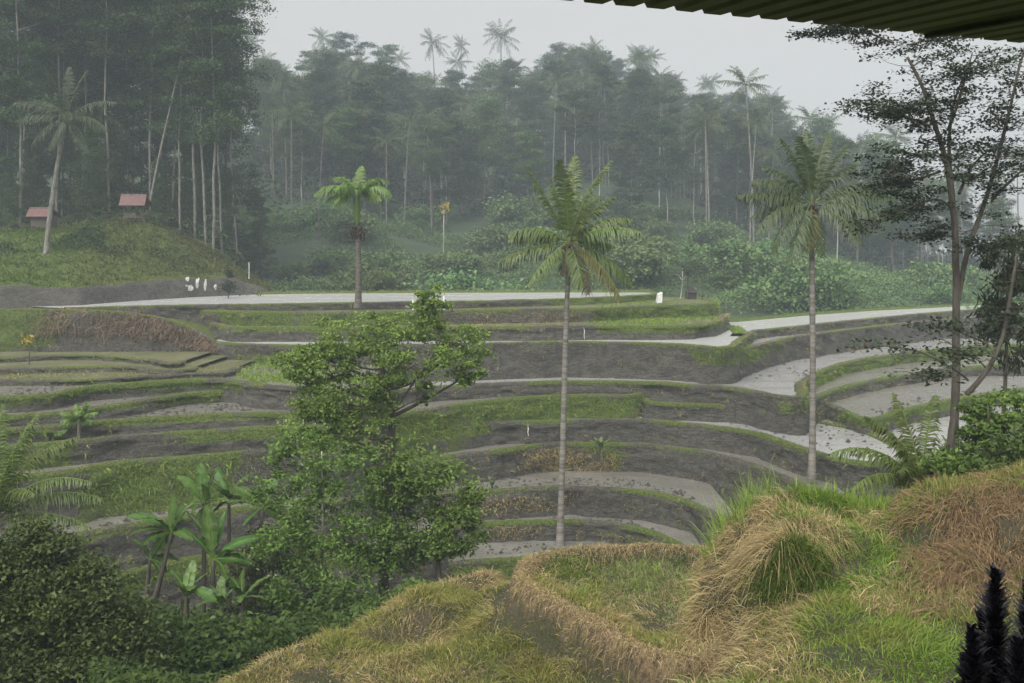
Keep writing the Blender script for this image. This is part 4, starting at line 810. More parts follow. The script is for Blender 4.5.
def cover(name, n, fu, fd, zf, L, W, mat, lump=.8, lift=(0, .8), seed=1, up=.8):
    rng = np.random.default_rng(seed); u = rng.uniform(*fu, n); d = fd[0]+(fd[1]-fd[0])*rng.uniform(0, 1, n)**.8; x = (u-CX)/F*d
    hum = np.clip(fbm(np.stack([x*.5/lump, d*.5/lump, x*0], 1), 3, seed)+.35, 0, 2)
    z = zf(x, d, u)+lift[0]+rng.uniform(.0, 1, n)**.6*hum*lift[1]
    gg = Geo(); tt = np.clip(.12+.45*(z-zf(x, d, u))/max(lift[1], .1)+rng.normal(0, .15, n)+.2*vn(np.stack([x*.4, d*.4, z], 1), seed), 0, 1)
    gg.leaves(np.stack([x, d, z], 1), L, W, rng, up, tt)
    return tag(gg.build(name, mat), kind='stuff')
gz3 = lambda x, d, u: ground_z(x, d)
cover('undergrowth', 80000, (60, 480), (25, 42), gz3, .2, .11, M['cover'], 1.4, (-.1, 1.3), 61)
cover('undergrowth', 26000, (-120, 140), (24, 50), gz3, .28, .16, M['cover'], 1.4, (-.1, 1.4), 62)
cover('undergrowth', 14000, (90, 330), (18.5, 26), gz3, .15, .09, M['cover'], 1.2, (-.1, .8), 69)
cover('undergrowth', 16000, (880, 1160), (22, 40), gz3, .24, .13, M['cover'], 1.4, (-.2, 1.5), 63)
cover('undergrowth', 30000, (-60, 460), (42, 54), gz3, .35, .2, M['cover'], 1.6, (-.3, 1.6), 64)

# ---- banana clump
def banana_leaf(rng, L, W, el, bend):
    n = 20; c = frond_curve(L, el, bend, n); s = np.linspace(0, 1, n); wd = W*.5*np.sin(np.pi*np.clip(.06+.9*s, 0, 1))**.55*np.clip((s-.14)*8, .04, 1)*np.where(rng.uniform(0, 1, n) < .25, .72, 1)
    t = nrm(np.gradient(c, axis=0)); upv = nrm(np.cross(t, np.tile([0, -1., 0], (n, 1)))); cols = np.array([-1, -.55, 0, .55, 1.])
    G_ = c[:, None]+np.array([0, 1., 0])*(cols*wd[:, None])[..., None]+upv[:, None]*((np.abs(cols)*.28-cols**2*.35)*wd[:, None])[..., None]
    G_ += rng.normal(0, .015, G_.shape); tint = np.clip(.5+.25*rng.normal()+np.abs(cols)[None]*-.12+rng.normal(0, .06, (n, 5)), 0, 1); tint[:, 2] = .95
    g = Geo(); g.grid(G_, np.repeat(tint[..., None], 3, -1)); g.tube(c, np.linspace(.035, .008, n), 5, np.array([.9]*3), False)
    return g
def banana(u, vt, d, h_extra, leaves, label, seed, lean=0.0, L=1.6):
    rng = np.random.default_rng(seed); x = (u-CX)/F*d; z0 = float(ground_z(x, d)); top = P(u, vt, d)
    base = np.array([x-lean, d, z0]); root = thing('banana_plant', base, label, 'banana plant', 'banana plants in the clump below the terraces'); tp = top-base
    s = np.linspace(0, 1, 8)[:, None]; w_ = Geo(); w_.tube(tp*s+np.array([[lean*.2, 0, 0]])*np.sin(s*3)*.3, np.linspace(.13, .06, 8), 8, np.array([.3]*3)); w_.build('stem', M['darkbark'], root, True)
    leaves = list(leaves)+[(rng.uniform(0, 360), rng.uniform(10, 60), rng.uniform(50, 90), rng.uniform(.6, .95)) for _ in range(3)]+[(rng.uniform(0, 360), rng.uniform(-50, -20), 30, .6)]
    for az, el, bend, lf in leaves:
        g = banana_leaf(rng, L*lf, .44*lf+.06, el, bend); o = link('leaf', g.mesh('leaf', M['banana'], True), root); o.location = tp; o.rotation_euler = (rng.normal(0, .25), 0, math.radians(az))
BL = [(5,72,45,1.0),(175,40,80,1.1),(200,62,60,.9),(330,30,90,1.0),(95,80,20,1.0),(150,70,55,.9)]
banana(171, 533, 37, 0, [(178,48,62,1.15),(10,66,30,.95),(60,84,10,.9),(195,30,70,.95),(-30,20,70,.7),(230,60,60,.9),(100,60,60,.9)], 'banana plant leaning with one leaf arching out over the bare mud', 71, .9)
banana(205, 505, 38.5, 0, [(95,85,10,1.0),(30,78,25,1.0),(160,70,55,1.0),(250,75,40,.8),(-10,40,70,.7),(190,20,80,.6)], 'tallest upright banana plant in the middle of the clump', 72, .1)
banana(229, 500, 40, 0, [(20,72,60,.9),(170,68,70,.8),(90,80,20,.9),(200,40,70,.7),(-30,45,70,.7),(270,60,60,.7)], 'slim banana plant standing behind the tallest one of the clump', 73, 0)
banana(262, 508, 38, 0, [(8,35,45,1.05),(-12,50,75,.95),(150,60,60,.9),(180,30,60,.8),(60,70,40,.9),(-40,10,70,.8)], 'banana plant with broad leaves reaching towards the bushy tree', 74, .2)
banana(213, 560, 35.5, 0, [(165,66,40,1.35),(12,48,58,1.25),(-10,20,55,.95),(100,85,10,1.2),(185,62,30,1.0),(60,76,30,1.1)], 'low banana plant with the longest arching leaves in the clump', 75, 0)
banana(186, 596, 34.5, 0, [(20,60,40,.7),(160,65,50,.75),(90,75,20,.8),(-30,50,60,.6),(240,60,40,.6)], 'small banana sucker at the base of the leaning banana plant', 76, 0, 1.5)
banana(243, 598, 34.5, 0, [(20,52,40,.8),(150,60,50,.7),(60,70,30,.8),(-10,20,50,.6),(250,60,40,.6)], 'small banana sucker below the longest arching leaves', 77, 0, 1.5)
banana(222, 606, 33.8, 0, [(20,66,40,.6),(160,60,40,.65),(90,75,20,.7),(270,60,40,.6)], 'smallest banana sucker rising out of the ground cover', 78, 0, 1.4)
banana(150, 560, 37.5, 0, [(175,70,60,.7),(20,75,40,.8),(90,85,20,.9)], 'thin banana plant with few leaves beside the leaning one', 79, .3, 1.6)

# ---- the spreading tree at the edge, thin flat sprays of leaves
def sprays(crown, wood, rng, limb, n, size, per, leafL, leafW, t0=.25):
    limb = np.asarray(limb); d_ = np.concatenate([[0], np.cumsum(np.linalg.norm(np.diff(limb, axis=0), axis=1))]); tt = rng.uniform(t0, 1, n)*d_[-1]
    p = np.stack([np.interp(tt, d_, limb[:, k]) for k in range(3)], 1)
    off = rng.normal(size=(n, 3))*size*[1.0, 1.0, .33]+[0, 0, .1*size]; c = p+off
    for a, b in zip(p, c): wood.tube(curve_pts(a, b, rng.normal(0, .06, 3), 4), np.linspace(.014, .006, 4), 3, cap=False)
    nl = (per*rng.uniform(.4, 1.4, n)).astype(int)+4; q = np.repeat(c, nl, 0)+rng.normal(size=(nl.sum(), 3))*[.26, .26, .075]
    crown.leaves(q, leafL, leafW, rng, 1.2, np.clip(np.repeat(rng.uniform(.1, .8, n), nl)+rng.normal(0, .1, nl.sum()), 0, 1))
def limbs_tree(name, d, base_v, limbs, label, leaf, bark, seed, leafL=.17, leafW=.1, per=40):
    rng = np.random.default_rng(seed); o = P(limbs[0][0][0][0], base_v, d); wood, crown = Geo(), Geo()
    for pts, r0, r1, n, size in limbs:
        q = np.array([P(u, v, d+dd)-o for u, v, dd in [(*a, 0)[:3] if len(a) == 2 else a for a in pts]]); q = resample(q, .25)
        q += fbm(q*1.1, 2, seed)[:, None]*.05
        wood.tube(q, np.linspace(r0, r1, len(q)), 8)
        if n: sprays(crown, wood, rng, q, n, size, per, leafL, leafW)
    return add_tree(name, wood, crown, bark, leaf, o, label, 'tree')
limbs_tree('spreading_tree', 33, 505, [
 ([(953,505),(954,430),(957,340),(956,270),(955,215),(950,170)], .165, .1, 0, 0),
 ([(956,232),(949,165),(938,130),(930,108),(918,72),(902,46)], .115, .045, 30, .75),
 ([(902,46,0),(886,38,-.3),(868,33,-.6),(838,29,-1),(806,28,-1.2)], .045, .012, 26, .42),
 ([(938,130,0),(915,118,1),(895,116,1.6),(862,86,2)], .05, .012, 22, .6),
 ([(930,110,0),(905,108,-1),(880,112,-1.6),(850,108,-2)], .045, .012, 24, .55),
 ([(949,165,0),(930,180,.8),(905,178,1.4),(870,192,1.8)], .05, .012, 24, .6),
 ([(956,212,0),(938,192,-.8),(912,210,-1.4),(885,215,-1.8),(855,236,-2.2)], .05, .01, 26, .5),
 ([(953,205),(948,120,1),(960,80,1.6),(985,46,2)], .08, .02, 22, .7),
 ([(944,140),(957,110,-.8),(968,70,-1.2),(975,40,-1.4)], .06, .02, 20, .7),
 ([(957,200),(970,165,1),(985,150,1.5),(1005,140,2)], .06, .015, 18, .7),
 ([(957,310),(962,268,.1),(970,240,.3),(984,208,.5),(995,170,.7),(1008,120,1),(1018,70,1.2),(1030,30,1.4)], .1, .035, 34, .9),
 ([(984,208,.5),(1000,190,0),(1018,172,-.4),(1045,150,-.8)], .06, .02, 18, .7),
 ([(995,170,.7),(1012,100,.4),(1022,50,.3)], .06, .02, 16, .6),
 ([(956,225),(935,225,1),(920,240,1.6),(905,245,2)], .035, .01, 14, .5),
 ([(965,250),(990,240,-1),(1012,248,-1.5)], .035, .01, 12, .5),
 ([(950,165),(935,150,-1.5),(900,160,-2.5),(880,180,-3)], .04, .01, 16, .55),
 ([(902,46,0),(915,40,.6),(935,44,1),(955,36,1.4)], .03, .01, 16, .5),
 ], 'tall spreading tree with flat sprays of small leaves against the grey sky', M['silh'], M['darkbark'], 81, .135, .088, 66)
limbs_tree('bent_tree', 28, 470, [
 ([(950,470),(951,430),(956,402)], .12, .1, 0, 0),
 ([(956,402),(975,388),(992,372),(1004,345),(1008,312),(1012,280),(1020,240)], .085, .03, 22, .5),
 ([(975,388,0),(955,368,-.5),(925,352,-.8),(890,345,-1.2),(850,345,-1.5)], .03, .008, 15, .3),
 ([(1000,355,0),(975,335,.6),(945,320,1),(905,325,1.4)], .03, .008, 15, .35),
 ([(1004,345,0),(1020,330,0),(1040,310,0)], .04, .015, 12, .4),
 ([(992,372,0),(965,350,-1),(935,340,-1.6)], .02, .008, 10, .3),
 ([(955,368,-.5),(930,378,-.8),(900,372,-1)], .018, .007, 8, .25),
 ], 'low crooked tree with a bent dark limb and thin twigs over the terraces', M['silh'], M['darkbark'], 82, .15, .09, 20)
simple_tree('leafy_tree', 1005, 420, 36, [pxblob(1002,262,36,18,26,.7),pxblob(1018,300,36,20,24,.8),pxblob(995,320,36.3,14,20,.6),pxblob(1028,250,36.4,16,26,.7),pxblob(1015,350,36,18,22,.7,.7)],
  'narrow dark tree with drooping foliage beside the spreading tree', M['darkbark'], M['forest'], .34, .06, 42, 22, 83, .07, droop=1.0)

# ---- forests
def forest_proto(seed, H, cb, spread, nb, leafL, leafW, per, cl, flat=.55, r=.13, layered=False, bark='darkbark'):
    rng = np.random.default_rng(seed); z = np.linspace(0, 1, 9)
    tk = np.stack([np.cumsum(rng.normal(0, .18, 9)), np.cumsum(rng.normal(0, .12, 9)), H*.93*z, r*(1.1-.85*z)], 1); tk[:, 0] -= tk[0, 0]; tk[:, 1] -= tk[0, 1]
    bl = []
    for k in range(nb):
        f = cb+(1-cb)*((k+.5)/nb); prof = math.sin(math.pi*min(1, .25+.75*(f-cb)/(1-cb)))**.5 if not layered else (.55+.45*(f-cb)/(1-cb))
        a = k*2.4+rng.normal(0, .4); rr = spread*prof*rng.uniform(.25, .9); s = spread*rng.uniform(.26, .48)
        bl.append((rr*math.cos(a)+np.interp(f, z, tk[:, 0]), rr*math.sin(a), H*f, s, s, s*(.32 if layered else rng.uniform(.55, .85))))
    bl.append((tk[-1, 0], tk[-1, 1], H*.97, spread*.35, spread*.35, spread*.22))
    wood, crown = crown_tree(rng, tk, bl, leafL, leafW, per, cl, .7, .22, flat, 6)
    return wood.mesh('trunk', M[bark], True), crown
def proto_root(name, trunk, crownmesh): 
    r = link(name, None); link('trunk', trunk, r); link('crown', crownmesh, r); return r
protos = []
specs = [(101, 25, .42, 4.8, 14, False, 'forest'), (102, 27, .5, 4.4, 13, False, 'forest'), (103, 22, .42, 5.2, 13, False, 'forest2'), (104, 28, .66, 5.4, 11, True, 'forest'), (105, 20, .22, 4.2, 14, False, 'forest'), (106, 24, .55, 4.8, 11, True, 'forest2'), (107, 26, .2, 4.4, 18, False, 'forest')]
for sd, H, cb, sp, nb, lay, mt in specs:
    tr, cr_g = forest_proto(sd, H, cb, sp, nb,   .32, .18, 60, 20, layered=lay, bark='greybark' if sd in (105, 107) else 'palebark' if sd in (101, 102, 104) else 'darkbark'); protos.append((tr, cr_g.mesh('crown', M[mt]), H))
dark = []
for sd, H, cb, sp, nb, lay in [(121, 36, .34, 5.0, 20, True), (122, 38, .3, 4.6, 20, False), (123, 34, .12, 4.8, 22, False), (124, 37, .5, 5.6, 16, True), (125, 26, .08, 4.6, 20, False)]:
    tr, cr_g = forest_proto(sd, H, cb, sp, nb, .34, .19, 42, 20, layered=lay, r=.16, bark='greybark' if sd in (121, 124) else 'darkbark'); dark.append((tr, cr_g.mesh('crown', M['darkleaf']), H))
palms = []
for sd, H in ((131, 24), (132, 20), (133, 27)):
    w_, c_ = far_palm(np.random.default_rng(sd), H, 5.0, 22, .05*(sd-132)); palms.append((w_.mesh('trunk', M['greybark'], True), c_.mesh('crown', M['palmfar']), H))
def plant(name, pr, loc, label, cat, group, rz, sc):
    r = thing(name, loc, label, cat, group, rz, sc); link('trunk', pr[0], r); link('crown', pr[1], r); return r
rng = np.random.default_rng(151)
# far hillside: rows from the foot to the ridge
FL = ['pale-trunked broadleaf tree among many like it in the misty forest on the far hillside', 'flat-topped broadleaf tree among many like it in the misty forest on the far hillside', 'lighter green broadleaf tree among many like it in the misty forest on the far hillside']
PL = 'coconut palm with pale trunk standing among broadleaf trees in the misty far forest'
cnt = 0
for row, (dd, nrow, u0, u1) in enumerate(((368, 44, 235, 925), (335, 40, 240, 950), (305, 38, 240, 970), (277, 36, 250, 985), (252, 32, 250, 1000), (228, 28, 260, 1010), (206, 24, 280, 1030), (186, 16, 300, 1040))):
    for k in range(nrow):
        u = u0+(u1-u0)*(k+rng.uniform(-.15, 1.15))/nrow; d = dd+rng.normal(0, 6); x = (u-CX)/F*d
        if row >= 6 and u < 560 and rng.uniform() < .55: continue
        z = float(ground_z(x, d))-.3
        if rng.uniform() < .4:
            pr = palms[rng.integers(3)]; s = rng.uniform(.85, 1.3)*(.8 if row > 4 else 1)
            plant('coconut_palm', pr, (x, d, z), PL, 'palm tree', 'coconut palms in the misty far forest', rng.uniform(0, 6.28), s)
        else:
            j = rng.integers(len(protos)); pr = protos[j]; want = rng.uniform(22, 31) if row else rng.uniform(18, 32); s = want/pr[2]*(.85 if row >= 6 else 1)
            if u > 900: s *= .7
            lab = FL[1] if specs[j][5] else FL[2] if specs[j][6] == 'forest2' else FL[0]
            plant('forest_tree', pr, (x, d, z), lab, 'tree', 'trees of the misty forest on the far hillside', rng.uniform(0, 6.28), (s*rng.uniform(.9, 1.2), s*rng.uniform(.9, 1.2), s))
for k in range(54):
    u = 255+680*(k+rng.uniform())/54; d = rng.choice([198, 218, 242, 265, 292, 322, 352]); x = (u-CX)/F*d; j = (4, 6, 2)[k % 3]; pr = protos[j]; sc_ = rng.uniform(15, 21)/pr[2]
    plant('forest_tree', pr, (x, d, float(ground_z(x, d))-.3), FL[2] if j == 2 else FL[0], 'tree', 'trees of the misty forest on the far hillside', rng.uniform(0, 6.28), (sc_*1.25, sc_*1.25, sc_))
for k in range(40):
    u = 270+650*(k+rng.uniform())/40; d = rng.choice([188, 205, 228, 250, 262] if u < 680 else [188, 205, 228, 250, 290]); x = (u-CX)/F*d
    plant('coconut_palm', palms[k % 3], (x, d, float(ground_z(x, d))-.3), PL, 'palm tree', 'coconut palms in the misty far forest', rng.uniform(0, 6.28), rng.uniform(.75, 1.15) if d < 240 else rng.uniform(.65, .9))
# named shapes on the skyline
def to_top(pr, u, vtop, d, name, label, cat, grp=None, w=1.0):
    x = (u-CX)/F*d; z = float(ground_z(x, d))-.3; H = (HY-vtop)/F*d-z; s = H/(pr[2]*(1.12 if cat == 'palm tree' else 1.02)); return plant(name, pr, (x, d, z), label, cat, grp, rng.uniform(0, 6.28), (s*w, s*w, s))
SK = 'coconut palms clear of the skyline'
to_top(palms[0], 437, 30, 358, 'coconut_palm', 'broad coconut palm on the skyline, first of three from the dark trees', 'palm tree', SK, .85)
to_top(palms[2], 464, 35, 366, 'coconut_palm', 'slighter coconut palm on the skyline, between the two broader ones', 'palm tree', SK, .62)
to_top(palms[1], 501, 25, 357, 'coconut_palm', 'tallest coconut palm on the skyline, farthest of three from the dark trees', 'palm tree', SK, .8)
to_top(palms[0], 597, 36, 364, 'coconut_palm', 'coconut palm poking just above the highest treetops of the ridge', 'palm tree', SK, .6)
to_top(palms[2], 706, 75, 362, 'coconut_palm', 'coconut palm on the ridge where it slopes down beyond the highest trees', 'palm tree', SK, .7)
to_top(palms[1], 770, 92, 350, 'coconut_palm', 'coconut palm on the lower ridge just above the full crowned palm', 'palm tree', SK, .7)
to_top(protos[3], 345, 34, 325, 'forest_tree', 'big flat-topped tree bulging above the skyline near the dark forest', 'tree', None, 1.25)
to_top(protos[5], 385, 46, 330, 'forest_tree', 'flat-topped tree leaning out of the skyline beside the three palms', 'tree', None, 1.0)
to_top(protos[0], 560, 44, 358, 'forest_tree', 'rounded tree forming the highest hump of the ridge', 'tree', None, 1.1)
to_top(protos[1], 640, 52, 358, 'forest_tree', 'tall tree at the end of the highest hump of the ridge', 'tree', None, 1.0)
to_top(protos[5], 775, 96, 325, 'forest_tree', 'umbrella crowned tree on the descending ridge line', 'tree', None, .9)
to_top(palms[0], 240, 205, 124, 'coconut_palm', 'low coconut palm with wide fronds at the end of the grassy knoll', 'palm tree', None, 1.5)
to_top(palms[2], 318, 112, 165, 'coconut_palm', 'misty coconut palm with leaning white trunk above the bright bushes', 'palm tree', None, 1.0)
# dense low growth on the far slopes
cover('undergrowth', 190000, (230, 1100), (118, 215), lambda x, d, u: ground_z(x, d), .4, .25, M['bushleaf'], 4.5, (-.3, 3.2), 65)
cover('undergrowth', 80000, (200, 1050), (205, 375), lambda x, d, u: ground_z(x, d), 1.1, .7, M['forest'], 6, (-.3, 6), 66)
bushes = []
for sd in (161, 162, 163):
    rg = np.random.default_rng(sd); bl = [(rg.normal(0, 1.3), rg.normal(0, 1.3), rg.uniform(.9, 2.6), rg.uniform(.9, 1.5), rg.uniform(.9, 1.5), rg.uniform(.7, 1.2)) for _ in range(9)]
    w_, c_ = crown_tree(rg, np.array([[0, 0, 0, .1], [0, 0, 1.2, .07], [0, 0, 2.4, .04]]), bl, .4, .24, 26, 12, .7, .24, .7, 5); bushes.append((w_.mesh('trunk', M['darkbark']), c_.mesh('crown', M['bushleaf']), 3.3))
for k in range(46):
    d = rng.uniform(122, 200); u = rng.uniform(270, 660) if k < 30 else rng.uniform(640, 960); x = (u-CX)/F*d; s = rng.uniform(.8, 1.9)
    plant('shrub', bushes[k % 3], (x, d, float(ground_z(x, d))-.2), 'bright green shrub among others on the misty slope beyond the ponds', 'shrub', 'shrubs on the slope beyond the ponds', rng.uniform(0, 6.28), s)
plant('shrub', bushes[0], P(377, 292, 118)-[0, 0, .3], 'round shrub standing behind the pond beside the areca palm', 'shrub', None, .5, (.62, .62, .95))
# dark forest behind the knoll
DL = ['tall dark layered tree among many in the forest behind the red roofed huts', 'tall dark narrow tree among many in the forest behind the red roofed huts', 'dense dark tree among many in the forest behind the red roofed huts']
TU = [(20, 118), (56, 122), (110, 120), (150, 126), (195, 122), (206, 118), (213, 116), (222, 121), (62, 128), (0, 121), (-30, 118), (82, 132), (128, 134), (172, 133), (235, 134), (180, 121)]
for row, (dd, nrow) in enumerate(((0, len(TU)), (140, 15), (154, 13), (170, 12), (188, 12))):
    for k in range(nrow):
        if row == 0: u, d = TU[k]
        else: u = -110+(372-24*row if row else 0)*(k+rng.uniform(0, 1))/nrow; d = dd+rng.normal(0, 4)
        j = rng.integers(5) if row else (3 if k % 3 else 0); pr = dark[j]; z = float(knoll_z(np.array(u*1.), np.array(d*1.))); s = rng.uniform(.85, 1.1)
        if u > 235: s *= .72
        plant('forest_tree', pr, ((u-CX)/F*d, d, z-.4), DL[0] if j in (0, 3) else DL[1] if j == 1 else DL[2], 'tree', 'dark trees of the forest behind the huts', rng.uniform(0, 6.28), (s, s, s*1.05))
rg = np.random.default_rng(171)
for k, (u, d, s) in enumerate(((8, 117, .9), (30, 121, 1.1), (88, 118, 1.2), (103, 124, 1.3), (160, 121, .8), (185, 124, 1.1), (225, 126, 1.0), (250, 130, 1.1), (262, 138, 1.2), (-15, 120, 1.2), (70, 126, 1.4), (125, 130, 1.4))):
    pr = dark[4]; plant('understorey_tree', pr, ((u-CX)/F*d, d, float(knoll_z(np.array(u*1.), np.array(d*1.)))-.4), 'low dark understorey tree at the forest edge behind the huts', 'tree', 'understorey trees at the forest edge', rg.uniform(0, 6.28), s*.38)
# leaning white trunk
w_, c_ = Geo(), Geo(); o = at_knoll(147, 119.); q = np.array([[0, 0, 0], [1.0, 0, 6], [2.9, 0, 14], [5.5, 0, 26], [6.5, 0, 32]]); w_.tube(resample(q, 1), np.linspace(.14, .06, len(resample(q, 1))), 7)
for b in range(7):
    c = q[-1]+rg.normal(0, 1.8, 3)*[1, 1, .7]; c_.leaves(c+rg.normal(0, .7, (160, 3))*[1, 1, .35], .4, .24, rg, .9)
    w_.tube(curve_pts(q[3], c, rg.normal(0, .2, 3), 4), np.linspace(.07, .02, 4), 4)
add_tree('forest_tree', w_, c_, M['greybark'], M['darkleaf'], o, 'slanting pale-trunked tree rising from behind the red roofed shelter', 'tree')
cover('undergrowth', 26000, (-140, 262), (115, 172), lambda x, d, u: knoll_z(u, d), .55, .32, M['darkleaf'], 3.5, (-.3, 3.0), 67)
cover('undergrowth', 7000, (90, 262), (101, 116), lambda x, d, u: knoll_z(u, d), .26, .16, M['forest'], 1.6, (-.5, 1.0), 70)
cover('undergrowth', 9000, (-120, 105), (101, 116), lambda x, d, u: knoll_z(u, d), .32, .2, M['cover'], 2.5, (-.2, 1.0), 68)

# ---- huts on the knoll
def slab(w, h, t): g = Geo(); g.box((-w/2, -h/2, -t/2), (w/2, h/2, t/2)); return g
def hut(u, d, w, dp, hp, hr, label, walls, z_off=0):
    o = at_knoll(u, d); o[2] += z_off; r = thing('hut', o, label, 'hut')
    for sx in (-1, 1):
        for sy in (-1, 1): g = Geo(); g.tube([(sx*(w/2-.2), sy*(dp/2-.2), -.6), (sx*(w/2-.2), sy*(dp/2-.2), hp)], .07, 6); g.build('post', M['wood'], r)
    g = Geo(); g.box((-w/2+.15, -dp/2+.1, .45), (w/2-.15, dp/2-.1, .6)); g.build('platform', M['wood'], r)
    g = Geo(); e = .35; h2 = hp+hr; x0, x1 = -w/2-.2, w/2+.2; rx = .3
    V = [(x0, -dp/2-e, hp-.1), (x1, -dp/2-e, hp-.1), (x1-rx, 0, h2), (x0-rx, 0, h2), (x0, dp/2+e, hp-.1), (x1, dp/2+e, hp-.1)]
    V = V+[(a, b, c-.08) for a, b, c in V]; g.add(V, [[0, 1, 2, 3], [3, 2, 5, 4], [6, 9, 8, 7], [9, 10, 11, 8], [0, 6, 7, 1], [4, 5, 11, 10], [1, 7, 8, 2], [2, 8, 11, 5], [0, 3, 9, 6], [3, 4, 10, 9]]); g.build('roof', M['redroof'], r)
    g = Geo(); g.tube([(x0-rx, 0, h2+.04), (x1-rx, 0, h2+.04)], .07, 6); g.build('ridge_cap', M['greybark'], r)
    if walls:
        g = Geo(); 
        for lo, hi in (((-w/2+.1, -dp/2+.12, .6), (w/2-.1, -dp/2+.18, 1.5)), ((-w/2+.1, dp/2-.18, .6), (w/2-.1, dp/2-.12, hp)), ((-w/2+.1, -dp/2+.2, .6), (-w/2+.16, dp/2-.2, hp)), ((w/2-.16, -dp/2+.2, .6), (w/2-.1, dp/2-.2, hp))): g.box(lo, hi)
        g.build('wall', M['wood'], r)
    else:
        g = Geo(); g.box((-w/2+.3, -dp/2+.1, .62), (w/2-.9, -dp/2+.15, 1.0)); g.build('railing', M['wood'], r)
hut(136.5, 113.5, 2.5, 2.2, 2.0, 1.1, 'open shelter with dull red roof on top of the grassy knoll', False, .25)
hut(44, 112, 2.3, 2.2, 1.7, .8, 'brown hut with red roof half hidden by the leaning palm trunk', True, .3)

# dark shelter between thin trees on the far grass terrace
o = PZ(691, 299, -5.75); r = thing('shed', o, 'dark thatched shed on the grass terrace beyond the white bund', 'shed')
g = Geo(); g.box((-.5, -.5, -.1), (.5, .5, .75)); g.build('wall', M['thatch'], r)
g = Geo(); V = [(-.7, -.7, .7), (.7, -.7, .7), (.7, .7, .7), (-.7, .7, .7), (-.1, 0, 1.35), (.1, 0, 1.35)]; g.add(V, [[0, 1, 5, 4], [2, 3, 4, 5], [0, 3, 2, 1]], [[1, 2, 5], [3, 0, 4]]); g.build('roof', M['thatch'], r)
for k, (u, h, lab, mt) in enumerate(((680, 2.9, 'thin pale bare tree next to the dark shed', 'palebark'), (687, 3.5, 'dark scraggly tree leaning over the shed roof', 'darkbark'), (702, 3.2, 'dark thin tree on the far side of the shed', 'darkbark'))):
    o = PZ(u, 299.5, -5.75); rg = np.random.default_rng(180+k); w_, c_ = Geo(), Geo(); top = np.array([.25*(1-k), 0, h]); w_.tube(curve_pts((0, 0, -.1), top, (.1, 0, 0)), np.linspace(.07, .03, 6), 6)
    for b in range(6):
        e = top+rg.normal(0, .55, 3)*[1, 1, .6]; w_.tube(curve_pts(top*.7, e, rg.normal(0, .1, 3), 4), np.linspace(.03, .01, 4), 4); c_.leaves(e+rg.normal(0, .2, (22, 3)), .22, .12, rg, .3, rg.uniform(.1, .5, 22))
    add_tree('thin_tree', w_, c_, M[mt], M['silh'], o, lab, 'tree')

# ---- small things on the terraces
def post(u, v, d, h, label, mat='white', r=.05, name='post', grp=None):
    root = thing(name, P(u, v, d), label, 'post', grp); g = Geo(); g.tube([(0, 0, -.2), (.01, 0, h*.5), (0, 0, h)], [r, r*.95, r*.85], 8); g.build('shaft', M[mat], root, True)
    g = Geo(); g.tube([(0, 0, h), (0, 0, h+.05)], [r*1.25, r*1.1], 8); g.build('cap', M[mat], root)
post(303, 425, 59.2, .72, 'white post on the narrow terrace beside the leafy tree', r=.06)
post(448, 456, 69, .8, 'pale post on the terrace below the lush green bank', r=.05)
post(413, 311, 88, 1.0, 'pale stake on the bank behind the tree crown, shorter of two', r=.08)
post(444, 310, 88.5, 1.25, 'pale stake on the bank behind the tree crown, taller of two', r=.09)
post(249, 277, 106, 1.5, 'white stake on the slope at the end of the knoll', 'scrap', r=.065)
post(94, 360, 74.5, .5, 'thin stick standing in the olive stubble', 'greybark', .03)
def spout(u, v, d, h, label):
    root = thing('water_spout', P(u, v, d), label, 'water spout', 'water spouts on the terrace walls'); g = Geo(); g.tube([(0, .3, .02), (0, -.25, -.02)], .05, 7); g.build('pipe', M['greybark'], root, True)
    g = Geo(); z = np.linspace(0, 1, 7); g.tube(np.stack([.02*np.sin(z*9), -.25-.12*z**.6, -.05-h*z], 1), .035-.012*z, 6); g.build('trickle', M['white'], root, True)
spout(536, 310, 89, 1.1, 'white trickle falling from a pipe near the top of the grey terraces')
spout(584, 329, 79.5, .75, 'white trickle falling down the dark bank beside the palm trunk')
spout(745, 388.5, 71.5, .95, 'white trickle on the dark wall near the grassy corner of the terraces')
spout(528, 426, 70, .6, 'small white trickle under the lush green bank')
# whitewashed end of the pond bund
root = thing('end_wall', P(658.5, 302.2, 99.5), 'short white wall at the end of the upper pond bund', 'wall'); g = Geo(); V = [(-.26, -.4, -.3), (.3, -.4, -.3), (.34, .9, -.3), (-.22, .9, -.3), (-.05, -.4, .75), (.34, -.4, 1.0), (.38, .9, 1.0), (-.02, .9, .8)]
g.add(V, [[0, 3, 2, 1], [4, 5, 6, 7], [0, 1, 5, 4], [1, 2, 6, 5], [2, 3, 7, 6], [3, 0, 4, 7]]); g.build('slab', M['white'], root)
